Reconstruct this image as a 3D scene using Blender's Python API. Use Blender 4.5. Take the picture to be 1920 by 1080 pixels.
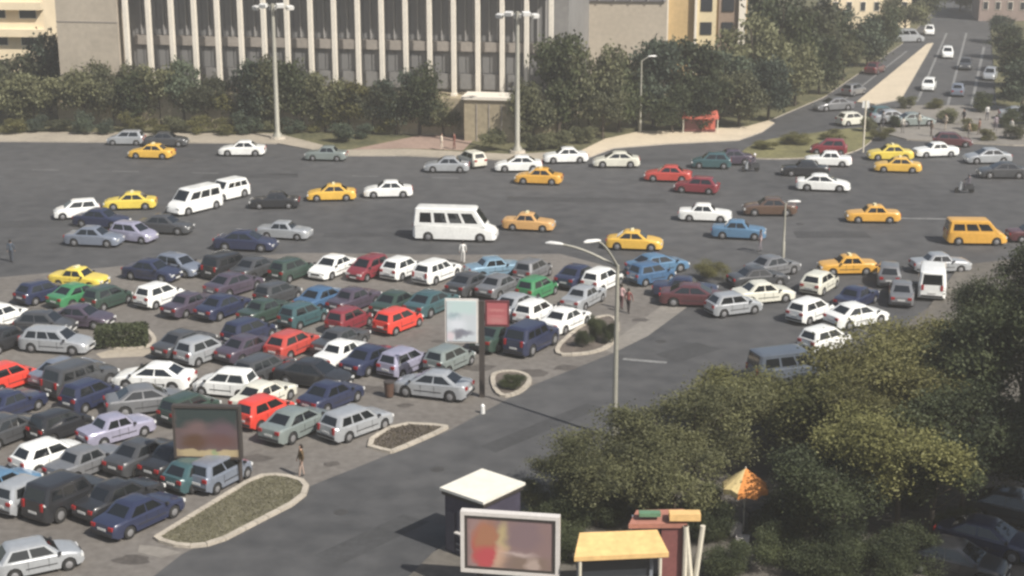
import bpy, bmesh, math, random
from mathutils import Vector, Matrix
R = math.radians
random.seed(7)
scene = bpy.context.scene
for o in list(bpy.data.objects):
    bpy.data.objects.remove(o)
C = scene.collection

# ------------------------------------------------------------------ camera, sky, sun, exposure
FPX, PITCH, HCAM = 3000.0, R(16), 31.0          # focal length in pixels of a 1920 wide picture
cam_data = bpy.data.cameras.new('camera')
cam_data.sensor_width = 36
cam_data.lens = 36 * FPX / 1920
cam_data.clip_end = 6000
cam = bpy.data.objects.new('camera', cam_data)
C.objects.link(cam)
cam.location = (0, 0, HCAM)
cam.rotation_euler = (math.pi / 2 - PITCH, 0, 0)
scene.camera = cam

SUN_DIR = Vector((0.60, -0.57, 0.84)).normalized()   # towards the sun: from the right, a little behind
elev = math.asin(SUN_DIR.z)
azim = math.atan2(SUN_DIR.x, SUN_DIR.y)
world = bpy.data.worlds.new('World')
scene.world = world
world.use_nodes = True
wn = world.node_tree
sky = wn.nodes.new('ShaderNodeTexSky')
sky.sky_type = 'NISHITA'
sky.sun_disc = False
sky.sun_elevation = elev
sky.sun_rotation = azim
sky.dust_density = 3.0
sky.air_density = 1.2
wn.links.new(sky.outputs[0], wn.nodes['Background'].inputs[0])
wn.nodes['Background'].inputs[1].default_value = 0.075
sun_data = bpy.data.lights.new('sun', 'SUN')
sun_data.energy = 5.0
sun_data.angle = R(0.6)
sun_data.color = (1.0, 0.945, 0.86)
sun = bpy.data.objects.new('sun', sun_data)
C.objects.link(sun)
sun.rotation_euler = SUN_DIR.to_track_quat('Z', 'Y').to_euler()
scene.view_settings.view_transform = 'Standard'
scene.view_settings.look = 'None'
scene.view_settings.gamma = 1
scene.view_settings.use_curve_mapping = False
scene.view_settings.exposure = 0.30
scene.cycles.filter_width = 2.6
scene.cycles.max_bounces = 6
scene.cycles.volume_bounces = 0

# ------------------------------------------------------------------ helpers
CT, ST = math.cos(PITCH), math.sin(PITCH)
def gh(px, py, h=0.0):
    """point of the horizontal plane z=h seen at picture position (px, py)"""
    dx = (px - 960) / FPX; dy = (py - 540) / FPX
    d = Vector((dx, CT - dy * ST, -ST - dy * CT))
    t = (HCAM - h) / (ST + dy * CT)
    return Vector((d.x * t, d.y * t, h))
def g(px, py): return gh(px, py, 0.0)
def sc(py): return (py + 320) * CT / HCAM        # pixels per metre on the ground

def tag(o, label=None, cat=None, group=None, kind=None):
    if label: o['label'] = label
    if cat: o['category'] = cat
    if group: o['group'] = group
    if kind: o['kind'] = kind
    return o
def empty(name, loc=(0, 0, 0), rz=0.0):
    o = bpy.data.objects.new(name, None)
    o.empty_display_size = 0.3
    C.objects.link(o); o.location = loc; o.rotation_euler = (0, 0, rz)
    return o

# ---- materials
MATS = {}
def principled(name, col, rough=0.7, metal=0.0, coat=0.0, spec=0.5):
    m = bpy.data.materials.new(name); m.use_nodes = True
    b = m.node_tree.nodes['Principled BSDF']
    b.inputs['Base Color'].default_value = (*col, 1)
    b.inputs['Roughness'].default_value = rough
    b.inputs['Metallic'].default_value = metal
    b.inputs['Coat Weight'].default_value = coat
    b.inputs['Specular IOR Level'].default_value = spec
    return m
def vary(m, col, amt=0.25, scale=0.5, scale2=6.0, tint=None, bump=0.0, obj_rand=0.0, coord='Object'):
    """break a flat colour with two noises (grain, patches), optional bump"""
    nt = m.node_tree; b = nt.nodes['Principled BSDF']
    tc = nt.nodes.new('ShaderNodeTexCoord')
    n1 = nt.nodes.new('ShaderNodeTexNoise'); n1.inputs['Scale'].default_value = scale; n1.inputs['Detail'].default_value = 5
    n2 = nt.nodes.new('ShaderNodeTexNoise'); n2.inputs['Scale'].default_value = scale2; n2.inputs['Detail'].default_value = 3
    nt.links.new(tc.outputs[coord], n1.inputs['Vector']); nt.links.new(tc.outputs[coord], n2.inputs['Vector'])
    add = nt.nodes.new('ShaderNodeMath'); add.operation = 'ADD'
    nt.links.new(n1.outputs[0], add.inputs[0]); nt.links.new(n2.outputs[0], add.inputs[1])
    last = add.outputs[0]
    if obj_rand:
        oi = nt.nodes.new('ShaderNodeObjectInfo')
        ma = nt.nodes.new('ShaderNodeMath'); ma.operation = 'MULTIPLY_ADD'
        ma.inputs[1].default_value = obj_rand
        nt.links.new(oi.outputs['Random'], ma.inputs[0]); nt.links.new(last, ma.inputs[2])
        sb = nt.nodes.new('ShaderNodeMath'); sb.operation = 'SUBTRACT'; sb.inputs[1].default_value = obj_rand / 2
        nt.links.new(ma.outputs[0], sb.inputs[0]); last = sb.outputs[0]
    mr = nt.nodes.new('ShaderNodeMapRange')
    mr.inputs['From Min'].default_value = 0.7; mr.inputs['From Max'].default_value = 1.3
    nt.links.new(last, mr.inputs['Value'])
    mix = nt.nodes.new('ShaderNodeMix'); mix.data_type = 'RGBA'
    t = tint or col
    mix.inputs[6].default_value = (*[c * (1 - amt) for c in col], 1)
    mix.inputs[7].default_value = (*[c * (1 + amt) for c in t], 1)
    nt.links.new(mr.outputs[0], mix.inputs[0])
    nt.links.new(mix.outputs[2], b.inputs['Base Color'])
    if bump:
        bp = nt.nodes.new('ShaderNodeBump'); bp.inputs['Strength'].default_value = bump; bp.inputs['Distance'].default_value = 0.02
        nt.links.new(n2.outputs[0], bp.inputs['Height']); nt.links.new(bp.outputs[0], b.inputs['Normal'])
    return m
def mat(name, col, rough=0.75, amt=0.2, scale=0.5, scale2=6.0, tint=None, bump=0.0, obj_rand=0.0, **k):
    if name not in MATS:
        MATS[name] = vary(principled(name, col, rough, **k), col, amt, scale, scale2, tint, bump, obj_rand)
    return MATS[name]
def leafmat(name, dark, light, obj_rand=0.5):
    if name in MATS: return MATS[name]
    m = principled(name, dark, 0.6, spec=0.3)
    vary(m, [(a + b) / 2 for a, b in zip(dark, light)], 0.0, 0.55, 3.0, None, 0.0, obj_rand)
    nt = m.node_tree
    mix = [n for n in nt.nodes if n.bl_idname == 'ShaderNodeMix'][0]
    mix.inputs[6].default_value = (*dark, 1); mix.inputs[7].default_value = (*light, 1)
    b = nt.nodes['Principled BSDF']
    tr = nt.nodes.new('ShaderNodeBsdfTranslucent')
    nt.links.new(mix.outputs[2], tr.inputs[0])
    ms = nt.nodes.new('ShaderNodeMixShader'); ms.inputs[0].default_value = 0.25
    out = nt.nodes['Material Output']
    nt.links.new(b.outputs[0], ms.inputs[1]); nt.links.new(tr.outputs[0], ms.inputs[2])
    nt.links.new(ms.outputs[0], out.inputs[0])
    MATS[name] = m
    return m
def poster(name, bg, shapes):
    """flat print: soft and hard edged patches of ink on generated coordinates (x, z)"""
    m = principled(name, bg, 0.45); nt = m.node_tree
    tc = nt.nodes.new('ShaderNodeTexCoord')
    sep = nt.nodes.new('ShaderNodeSeparateXYZ'); nt.links.new(tc.outputs['Generated'], sep.inputs[0])
    ns = nt.nodes.new('ShaderNodeTexNoise'); ns.inputs['Scale'].default_value = 5
    nt.links.new(tc.outputs['Generated'], ns.inputs['Vector'])
    def mth(op, a, b=None):
        n = nt.nodes.new('ShaderNodeMath'); n.operation = op
        for i, v in enumerate((a, b)):
            if v is None: continue
            if isinstance(v, (int, float)): n.inputs[i].default_value = v
            else: nt.links.new(v, n.inputs[i])
        return n.outputs[0]
    wob = mth('MULTIPLY', mth('SUBTRACT', ns.outputs[0], 0.5), 0.16)
    col = None
    for (cx, cy, rx, ry, soft, c, box) in shapes:
        x = mth('ABSOLUTE', mth('DIVIDE', mth('SUBTRACT', mth('ADD', sep.outputs[0], wob), cx), rx))
        y = mth('ABSOLUTE', mth('DIVIDE', mth('SUBTRACT', mth('ADD', sep.outputs[2], wob), cy), ry))
        d = mth('MAXIMUM', x, y) if box else mth('SQRT', mth('ADD', mth('MULTIPLY', x, x), mth('MULTIPLY', y, y)))
        mr = nt.nodes.new('ShaderNodeMapRange')
        mr.inputs['From Min'].default_value = 1 + soft; mr.inputs['From Max'].default_value = 1 - soft
        nt.links.new(d, mr.inputs['Value'])
        mx = nt.nodes.new('ShaderNodeMix'); mx.data_type = 'RGBA'
        nt.links.new(mr.outputs[0], mx.inputs[0])
        if col is None: mx.inputs[6].default_value = (*bg, 1)
        else: nt.links.new(col, mx.inputs[6])
        mx.inputs[7].default_value = (*c, 1)
        col = mx.outputs[2]
    nt.links.new(col, nt.nodes['Principled BSDF'].inputs['Base Color'])
    return m

# ---- mesh builder
class MB:
    def __init__(self): self.bm = bmesh.new()
    def _face(self, vs, mi=0):
        try:
            f = self.bm.faces.new(vs); f.material_index = mi; return f
        except ValueError: return None
    def quad(self, pts, mi=0): return self._face([self.bm.verts.new(p) for p in pts], mi)
    def box(self, c, s, rz=0.0, mi=0, mtx=None):
        M = mtx or (Matrix.Translation(c) @ Matrix.Rotation(rz, 4, 'Z'))
        v = [self.bm.verts.new(M @ Vector((x * s[0] / 2, y * s[1] / 2, z * s[2] / 2))) for z in (-1, 1) for x, y in ((-1, -1), (1, -1), (1, 1), (-1, 1))]
        for q in ((3, 2, 1, 0), (4, 5, 6, 7), (0, 1, 5, 4), (1, 2, 6, 5), (2, 3, 7, 6), (3, 0, 4, 7)):
            self._face([v[i] for i in q], mi)
        return self
    def tube(self, pts, rads, n=8, mi=0, caps=True):
        pts = [Vector(p) for p in pts]; rings = []
        if isinstance(rads, (int, float)): rads = [rads] * len(pts)
        for i, p in enumerate(pts):
            d = (pts[min(i + 1, len(pts) - 1)] - pts[max(i - 1, 0)]).normalized()
            a = d.orthogonal().normalized() if abs(d.z) < 0.99 else Vector((1, 0, 0))
            if abs(d.z) < 0.99 and abs(d.z) > 1e-6: a = d.cross(Vector((0, 0, 1))).normalized()
            elif abs(d.z) <= 1e-6: a = Vector((0, 0, 1))
            b = d.cross(a).normalized()
            rings.append([self.bm.verts.new(p + (a * math.cos(2 * math.pi * k / n) + b * math.sin(2 * math.pi * k / n)) * rads[i]) for k in range(n)])
        for r0, r1 in zip(rings, rings[1:]):
            for k in range(n): self._face([r0[k], r0[(k + 1) % n], r1[(k + 1) % n], r1[k]], mi)
        if caps: self._face(rings[0][::-1], mi); self._face(rings[-1], mi)
        return self
    def prism(self, poly, z0, z1, mi_top=0, mi_side=0, inset=None):
        a = 0.0
        for p, q in zip(poly, poly[1:] + poly[:1]): a += p[0] * q[1] - q[0] * p[1]
        if a < 0: poly = poly[::-1]
        t = [self.bm.verts.new((p[0], p[1], z1)) for p in poly]
        b = [self.bm.verts.new((p[0], p[1], z0)) for p in poly]
        self._face(t, mi_top)
        n = len(poly)
        for i in range(n): self._face([b[i], b[(i + 1) % n], t[(i + 1) % n], t[i]], mi_side)
        return self
    def mesh(self, name, mats=(), smooth=None):
        bmesh.ops.recalc_face_normals(self.bm, faces=self.bm.faces[:])
        me = bpy.data.meshes.new(name); self.bm.to_mesh(me); self.bm.free()
        for m in mats: me.materials.append(m)
        if smooth is not None:
            for p in me.polygons: p.use_smooth = True
            me.set_sharp_from_angle(angle=R(smooth))
        return me
    def build(self, name, mats, parent=None, loc=None, rz=0.0, smooth=None):
        if not isinstance(mats, (list, tuple)): mats = (mats,)
        o = bpy.data.objects.new(name, self.mesh(name, mats, smooth)); C.objects.link(o)
        if parent is not None: o.parent = parent
        if loc is not None: o.location = loc
        o.rotation_euler = (0, 0, rz)
        return o
def link(name, me, parent=None, loc=(0, 0, 0), rot=(0, 0, 0), scale=(1, 1, 1)):
    o = bpy.data.objects.new(name, me); C.objects.link(o)
    if parent is not None: o.parent = parent
    o.location = loc; o.rotation_euler = rot; o.scale = scale
    return o
def pane(q, u0, u1, v0, v1, off, th, mb, mi=0):
    """a thin plate on the bilinear quad q=(p00,p10,p11,p01), proud of it by off"""
    p00, p10, p11, p01 = [Vector(p) for p in q]
    nrm = (p10 - p00).cross(p01 - p00).normalized()
    f = lambda u, v: p00 * (1 - u) * (1 - v) + p10 * u * (1 - v) + p11 * u * v + p01 * (1 - u) * v
    cs = [f(u0, v0), f(u1, v0), f(u1, v1), f(u0, v1)]
    o = [mb.bm.verts.new(c + nrm * off) for c in cs]
    i = [mb.bm.verts.new(c + nrm * (off - th)) for c in cs]
    mb._face(o, mi); mb._face(i[::-1], mi)
    for k in range(4): mb._face([i[k], i[(k + 1) % 4], o[(k + 1) % 4], o[k]], mi)
def interp(tab, x):
    if x <= tab[0][0]: return tab[0][1]
    for (x0, y0), (x1, y1) in zip(tab, tab[1:]):
        if x <= x1: return y0 + (y1 - y0) * (x - x0) / (x1 - x0)
    return tab[-1][1]
def P(*px): return [(g(x, y).x, g(x, y).y) for x, y in px]
def offset_poly(poly, d):
    a = sum(p[0] * q[1] - q[0] * p[1] for p, q in zip(poly, poly[1:] + poly[:1]))
    if a < 0: poly = poly[::-1]
    out = []; n = len(poly)
    for i in range(n):
        p0, p1, p2 = (Vector(poly[(i + k) % n]) for k in (-1, 0, 1))
        e1 = (p1 - p0).normalized(); e2 = (p2 - p1).normalized()
        n1 = Vector((-e1.y, e1.x)); n2 = Vector((-e2.y, e2.x))
        b = (n1 + n2).normalized(); k = d / max(0.4, b.dot(n1))
        out.append(tuple(p1 + b * k))
    return out
def smooth_poly(poly, it=2):
    for _ in range(it):
        out = []
        for p, q in zip(poly, poly[1:] + poly[:1]):
            out.append((p[0] * .75 + q[0] * .25, p[1] * .75 + q[1] * .25)); out.append((p[0] * .25 + q[0] * .75, p[1] * .25 + q[1] * .75))
        poly = out
    return poly

# ------------------------------------------------------------------ ground, roads, pavements
M_earth = mat('dry_earth', (0.10, 0.095, 0.065), 0.95, 0.35, 0.06, 0.9)
M_asph = mat('asphalt', (0.060, 0.062, 0.066), 0.85, 0.30, 0.045, 0.7, (0.067, 0.067, 0.068), 0.15)
M_lot = mat('worn_lot_asphalt', (0.138, 0.125, 0.112), 0.9, 0.22, 0.12, 2.2, (0.148, 0.137, 0.125), 0.15)
M_pave = mat('pale_paving', (0.34, 0.30, 0.24), 0.85, 0.18, 0.3, 3.0)
M_pave_g = mat('grey_paving', (0.20, 0.185, 0.165), 0.88, 0.22, 0.2, 2.5)
M_cream = mat('cream_paving', (0.56, 0.48, 0.36), 0.8, 0.12, 0.3, 3.0)
M_pink = mat('pinkish_paving', (0.30, 0.215, 0.175), 0.85, 0.18, 0.3, 3.0)
M_kerb = mat('concrete_kerb', (0.40, 0.36, 0.30), 0.85, 0.22, 1.2, 9.0, None, 0.2)
M_lawn = mat('lawn_soil', (0.075, 0.085, 0.035), 0.95, 0.45, 0.25, 2.5, (0.11, 0.10, 0.05))
M_olive = mat('dry_grass_soil', (0.15, 0.14, 0.06), 0.95, 0.35, 0.4, 3.0)
M_soil = mat('dark_soil', (0.11, 0.092, 0.078), 0.95, 0.35, 0.8, 5.0)
M_grass_soil = mat('grass_soil', (0.145, 0.135, 0.095), 0.95, 0.25, 0.8, 5.0)
M_line = mat('worn_road_paint', (0.20, 0.20, 0.195), 0.7, 0.35, 1.5, 6.0)

def sheet(name, poly, z, m):
    b = MB(); b._face([b.bm.verts.new((x, y, z)) for x, y in poly])
    return tag(b.build(name, m), kind='structure')
def slab(name, poly, h, m_top, m_side=None, z0=-0.05):
    o = MB().prism(poly, z0, h, 0, 1).build(name, (m_top, m_side or M_kerb))
    return tag(o, kind='structure')

b = MB(); b.quad([(-1500, -400, -0.012), (1500, -400, -0.012), (1500, 1800, -0.012), (-1500, 1800, -0.012)])
tag(b.build('ground', M_earth), kind='structure')
b = MB()
b._face([b.bm.verts.new((x, y, 0.0)) for x, y in [(-160, 20), (160, 20), (160, 330), (-160, 330)]])
tag(b.build('road', M_asph), kind='structure')

back_edge = [(-700, 249), (0, 249), (520, 252), (640, 283), (760, 281), (960, 291), (1090, 284), (1135, 262), (1200, 248), (1300, 245), (1400, 239), (1440, 228)]
front_edge = [(-700, 268), (0, 266), (520, 270), (640, 293), (760, 293), (960, 302), (1105, 296), (1150, 279), (1250, 271), (1385, 264), (1430, 248), (1452, 232)]
slab('pavement', P(*(back_edge[:7] + front_edge[:7][::-1])), 0.12, M_pave)
slab('pavement', P(*(back_edge[6:] + front_edge[6:][::-1])), 0.124, M_cream)
slab('lawn', P(*(back_edge + [(1545, 183), (1690, 84), (1752, 20), (1740, -60), (-700, -60)])), 0.10, M_lawn)
sheet('path', P((655, 283), (848, 243), (905, 247), (868, 284), (760, 280)), 0.108, M_pink)
slab('median', P((1606, 193), (1738, 84), (1750, 82), (1690, 187), (1640, 197)), 0.16, M_cream)
slab('traffic_island', smooth_poly(P((1385, 287), (1430, 264), (1520, 252), (1628, 238), (1645, 258), (1600, 291), (1500, 299), (1400, 299))), 0.13, M_olive)
slab('plaza', P((1648, 207), (1700, 199), (1862, 200), (1980, 215), (2150, 272), (1900, 274), (1700, 263), (1652, 250)), 0.13, M_pave_g)
slab('lawn', P((1868, 199), (1858, 60), (1868, -40), (2600, -40), (2600, 250), (2160, 270), (1986, 214)), 0.11, M_lawn)
slab('pavement', P((640, 1210), (812, 1040), (1000, 928), (1250, 800), (1480, 716), (1660, 640), (1740, 580), (1800, 500), (2400, 430), (2400, 1300)), 0.12, mat('worn_pavement', (0.115, 0.105, 0.09), 0.9, 0.3, 0.25, 2.5))
# lane lines on the far boulevard and worn marks on the square
def strip(name, a, b_, w, m=M_line, z=0.004):
    a, b_ = g(*a), g(*b_); d = (b_ - a).normalized(); n = Vector((-d.y, d.x, 0)) * w / 2
    q = MB(); q.quad([(p.x, p.y, z) for p in (a - n, b_ - n, b_ + n, a + n)])
    return tag(q.build(name, m), kind='structure')
strip('lane_line', (1820, 205), (1845, 88), 0.35); strip('lane_line', (1868, 215), (1872, 100), 0.35)
strip('lane_line', (1720, 190), (1775, 62), 0.3); strip('lane_line', (1775, 205), (1812, 62), 0.3)
strip('lane_line', (1560, 205), (1700, 96), 0.25)
strip('lane_line', (1680, 409), (1795, 411), 0.35)
strip('stop_line', (1168, 673), (1250, 680), 0.4)
for i in range(6):
    strip('lane_line', (60 + i * 150, 318 + i * 3), (110 + i * 150, 319 + i * 3), 0.16)

lot = P((-260, 545), (0, 520), (300, 492), (560, 474), (870, 478), (1050, 476), (1200, 515), (1300, 558), (1155, 660), (1000, 722), (845, 806), (590, 908), (340, 1040), (250, 1110), (-300, 1260))
sheet('parking_lot', lot, 0.004, M_lot)
sheet('footpath', P((1130, 655), (1250, 566), (1310, 560), (1215, 630), (1150, 662)), 0.008, M_pave_g)

def island(px, top, kerb_w=0.28, h=0.14, it=2, z=0.004):
    poly = smooth_poly(P(*px), it)
    inner = offset_poly(poly, kerb_w)
    a = sum(p[0] * q[1] - q[0] * p[1] for p, q in zip(poly, poly[1:] + poly[:1]))
    if a < 0: poly = poly[::-1]
    k = MB(); n = len(poly); rk = random.Random(len(px) + n)
    for i in range(n):
        j = (i + 1) % n
        o0, o1, i0, i1 = (Vector(v) for v in (poly[i], poly[j], inner[i], inner[j]))
        m_ = max(1, round((o1 - o0).length / .95))
        for s in range(m_):
            e_ = min(.25, .015 * m_ / max(.1, (o1 - o0).length)); t0, t1 = s / m_ + e_ / m_, (s + 1) / m_ - e_ / m_
            a0, a1, b0, b1 = o0.lerp(o1, t0), o0.lerp(o1, t1), i0.lerp(i1, t0), i0.lerp(i1, t1); hh = h + rk.uniform(-.012, .012)
            vs = [k.bm.verts.new((*q, z_)) for z_ in (0, hh) for q in (a0, a1, b1, b0)]
            for f_ in ((4, 5, 6, 7), (0, 1, 5, 4), (2, 3, 7, 6), (1, 2, 6, 5), (3, 0, 4, 7)): k._face([vs[q] for q in f_])
    root = MB().prism(inner, 0, h - 0.05, 0, 0).build('island', top)
    tag(root, kind='structure')
    k.build('kerb', M_kerb, root)
    return root, inner
isl_a, isl_a_poly = island([(284, 1014), (300, 1002), (395, 945), (480, 893), (530, 890), (582, 906), (572, 938), (480, 985), (405, 1024), (340, 1030)], M_grass_soil, it=1)
isl_b, isl_b_poly = island([(676, 836), (742, 794), (838, 799), (842, 806), (740, 850), (728, 851)], M_soil, it=1)
isl_c, isl_c_poly = island([(915, 706), (940, 696), (985, 700), (1002, 716), (975, 742), (930, 748)], M_soil)
isl_d, isl_d_poly = island([(1025, 668), (1080, 615), (1130, 590), (1165, 600), (1155, 650), (1100, 668)], M_soil)
isl_e, isl_e_poly = island([(176, 655), (182, 618), (270, 612), (300, 640), (275, 656)], M_soil)
slab('footway', P((180, 664), (205, 657), (345, 652), (350, 664), (190, 672)), 0.02, M_pave, M_pave, 0.0)
slab('footway', P((300, 1026), (340, 1036), (300, 1046), (258, 1036), (262, 1022)), 0.016, M_pave_g, M_pave_g, 0.0)

M_patch = mat('asphalt_patch', (0.047, 0.048, 0.050), 0.9, 0.25, 0.5, 3.0)
M_oil = mat('oil_stain', (0.085, 0.076, 0.068), 0.75, 0.3, 0.8, 4.0)
rp_ = random.Random(21)
for (px, py, w, l, a) in [(700, 1010, 1.6, 6.0, 50), (1020, 800, 1.2, 9.0, 48), (1290, 660, 2.0, 4.0, 40), (470, 330, 2.2, 9.0, 3), (1100, 375, 1.8, 14.0, -4), (700, 440, 1.4, 8.0, 2), (1560, 440, 2.2, 6.0, 0), (60, 420, 2.5, 7.0, 5), (1240, 300, 1.5, 8.0, 6)]:
    c = g(px, py); q = MB(); ca, sa = math.cos(R(a)), math.sin(R(a))
    q.quad([(c.x + x * ca - y * sa, c.y + x * sa + y * ca, .004) for x, y in ((-l / 2, -w / 2), (l / 2, -w / 2 + .1), (l / 2 - .2, w / 2), (-l / 2 + .1, w / 2))])
    tag(q.build('asphalt_patch', M_patch), kind='structure')
for (px, py) in [(620, 870), (760, 760), (900, 690), (1000, 700), (700, 730), (480, 860), (250, 1050), (640, 705), (820, 640), (1060, 690), (1200, 600), (780, 800)]:
    c = g(px, py); r_ = rp_.uniform(.3, .9)
    q = MB(); q._face([q.bm.verts.new((c.x + math.cos(k * .524) * r_ * rp_.uniform(.6, 1.1) * 1.4, c.y + math.sin(k * .524) * r_ * rp_.uniform(.6, 1.1), .012)) for k in range(12)])
    tag(q.build('oil_stain', M_oil), kind='structure')
for (px, py) in [(640, 960), (1240, 640), (360, 300), (960, 370), (1500, 420), (820, 880)]:
    c = g(px, py); q = MB(); q.tube([(c.x, c.y, -.01), (c.x, c.y, .010)], .36, 16)
    tag(q.build('manhole_cover', mat('cast_iron', (.05, .048, .046), .6, .2)), kind='structure')
# ------------------------------------------------------------------ vehicles
def paint(name, col, metal=0.0, rough=0.32):
    if name in MATS: return MATS[name]
    m = principled('paint_' + name, col, rough, metal, 0.6)
    vary(m, col, 0.10, 0.7, 5.0)
    MATS[name] = m
    return m
PAINT = dict(white=((.80, .81, .79),), offwhite=((.66, .65, .56),), silver=((.42, .44, .46), .35), gray=((.20, .205, .215), .3), darkgray=((.070, .073, .078), .2),
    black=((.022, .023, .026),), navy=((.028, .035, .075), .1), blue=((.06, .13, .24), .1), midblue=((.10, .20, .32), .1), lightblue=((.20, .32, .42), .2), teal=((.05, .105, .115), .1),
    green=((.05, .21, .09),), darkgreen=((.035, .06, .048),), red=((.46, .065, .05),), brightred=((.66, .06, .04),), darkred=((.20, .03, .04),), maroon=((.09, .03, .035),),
    yellow=((.72, .56, .09),), orange=((.66, .36, .06),), amber=((.70, .43, .07),), tan=((.58, .34, .13),), purple=((.075, .06, .085), .1), lavender=((.38, .37, .48), .3),
    brown=((.10, .06, .04),), slate=((.11, .13, .16), .2), bluegray=((.22, .25, .31), .3), greengray=((.25, .29, .28), .3))
def P_(name):
    c = PAINT[name]
    return paint(name, c[0], c[1] if len(c) > 1 else 0.0)
M_glass = principled('car_glass', (0.010, 0.012, 0.014), 0.05, 0, 0.5, 0.8)
M_rub = mat('rubber', (0.02, 0.02, 0.02), 0.85, 0.2)
M_rim = mat('wheel_rim', (0.32, 0.32, 0.33), 0.4, 0.1, metal=0.5)
M_lamp = principled('lamp_glass', (0.62, 0.63, 0.62), 0.12)
M_tail = principled('tail_lamp', (0.33, 0.02, 0.02), 0.2)
M_plast = mat('black_plastic', (0.03, 0.03, 0.032), 0.55, 0.15)
M_plate = mat('plate_white', (0.6, 0.6, 0.58), 0.5, 0.05)

SHAPES = {
 'sedan': dict(L=4.4, W=1.74, top=[(-2.2, .66), (-2.12, .90), (-1.3, .97), (.9, .93), (1.3, .90), (1.95, .78), (2.14, .66), (2.2, .50)], xa=1.05, xb=.35, xc=-.85, xd=-1.55, zb=.90, zr=1.43, wx=1.32, r=.31, panes=2),
 'hatchback': dict(L=3.9, W=1.68, top=[(-1.95, .62), (-1.9, .95), (-1.3, .97), (.8, .95), (1.2, .91), (1.75, .78), (1.9, .66), (1.95, .5)], xa=1.0, xb=.35, xc=-1.35, xd=-1.82, zb=.91, zr=1.46, wx=1.2, r=.30, panes=2),
 'estate_car': dict(L=4.5, W=1.74, top=[(-2.25, .62), (-2.2, .96), (-1.3, .98), (.9, .95), (1.3, .91), (2.0, .79), (2.18, .66), (2.25, .5)], xa=1.05, xb=.4, xc=-1.75, xd=-2.12, zb=.92, zr=1.48, wx=1.34, r=.31, panes=3),
 'off_road_car': dict(L=4.5, W=1.84, top=[(-2.25, .7), (-2.2, 1.1), (-1.3, 1.12), (.9, 1.10), (1.3, 1.06), (2.0, .98), (2.18, .8), (2.25, .6)], xa=1.0, xb=.45, xc=-1.85, xd=-2.15, zb=1.06, zr=1.76, wx=1.34, r=.37, panes=3),
 'van': dict(L=4.8, W=1.9, top=[(-2.4, .6), (-2.37, 1.15), (-1.3, 1.17), (1.3, 1.12), (1.8, 1.05), (2.2, .85), (2.36, .68), (2.4, .5)], xa=1.75, xb=.95, xc=-2.2, xd=-2.36, zb=1.08, zr=2.0, wx=1.5, r=.33, panes=3),
 'minibus': dict(L=6.6, W=2.05, top=[(-3.3, .6), (-3.27, 1.35), (-1.3, 1.37), (2.0, 1.3), (2.5, 1.15), (3.05, .95), (3.25, .7), (3.3, .5)], xa=2.55, xb=1.65, xc=-3.1, xd=-3.26, zb=1.28, zr=2.62, wx=2.05, r=.36, panes=4),
}
SHAPES['sedan_b'] = dict(L=4.3, W=1.64, top=[(-2.15, .62), (-2.1, .88), (-1.95, .92), (-1.15, .95), (.8, .93), (1.2, .90), (2.0, .82), (2.12, .66), (2.15, .48)], xa=.85, xb=.40, xc=-.80, xd=-1.25, zb=.89, zr=1.41, wx=1.25, r=.29, panes=2)
SHAPES['sedan_c'] = dict(L=4.6, W=1.80, top=[(-2.3, .66), (-2.22, .98), (-1.5, 1.02), (.9, .95), (1.4, .90), (2.05, .76), (2.24, .62), (2.3, .48)], xa=1.25, xb=.30, xc=-.95, xd=-1.85, zb=.93, zr=1.46, wx=1.36, r=.33, panes=2)
SHAPES['hatchback_b'] = dict(L=3.65, W=1.64, top=[(-1.82, .62), (-1.78, .98), (-1.2, 1.0), (.8, .98), (1.15, .94), (1.6, .80), (1.77, .66), (1.82, .48)], xa=1.1, xb=.35, xc=-1.45, xd=-1.74, zb=.94, zr=1.52, wx=1.18, r=.29, panes=2)
CACHE = {}
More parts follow.
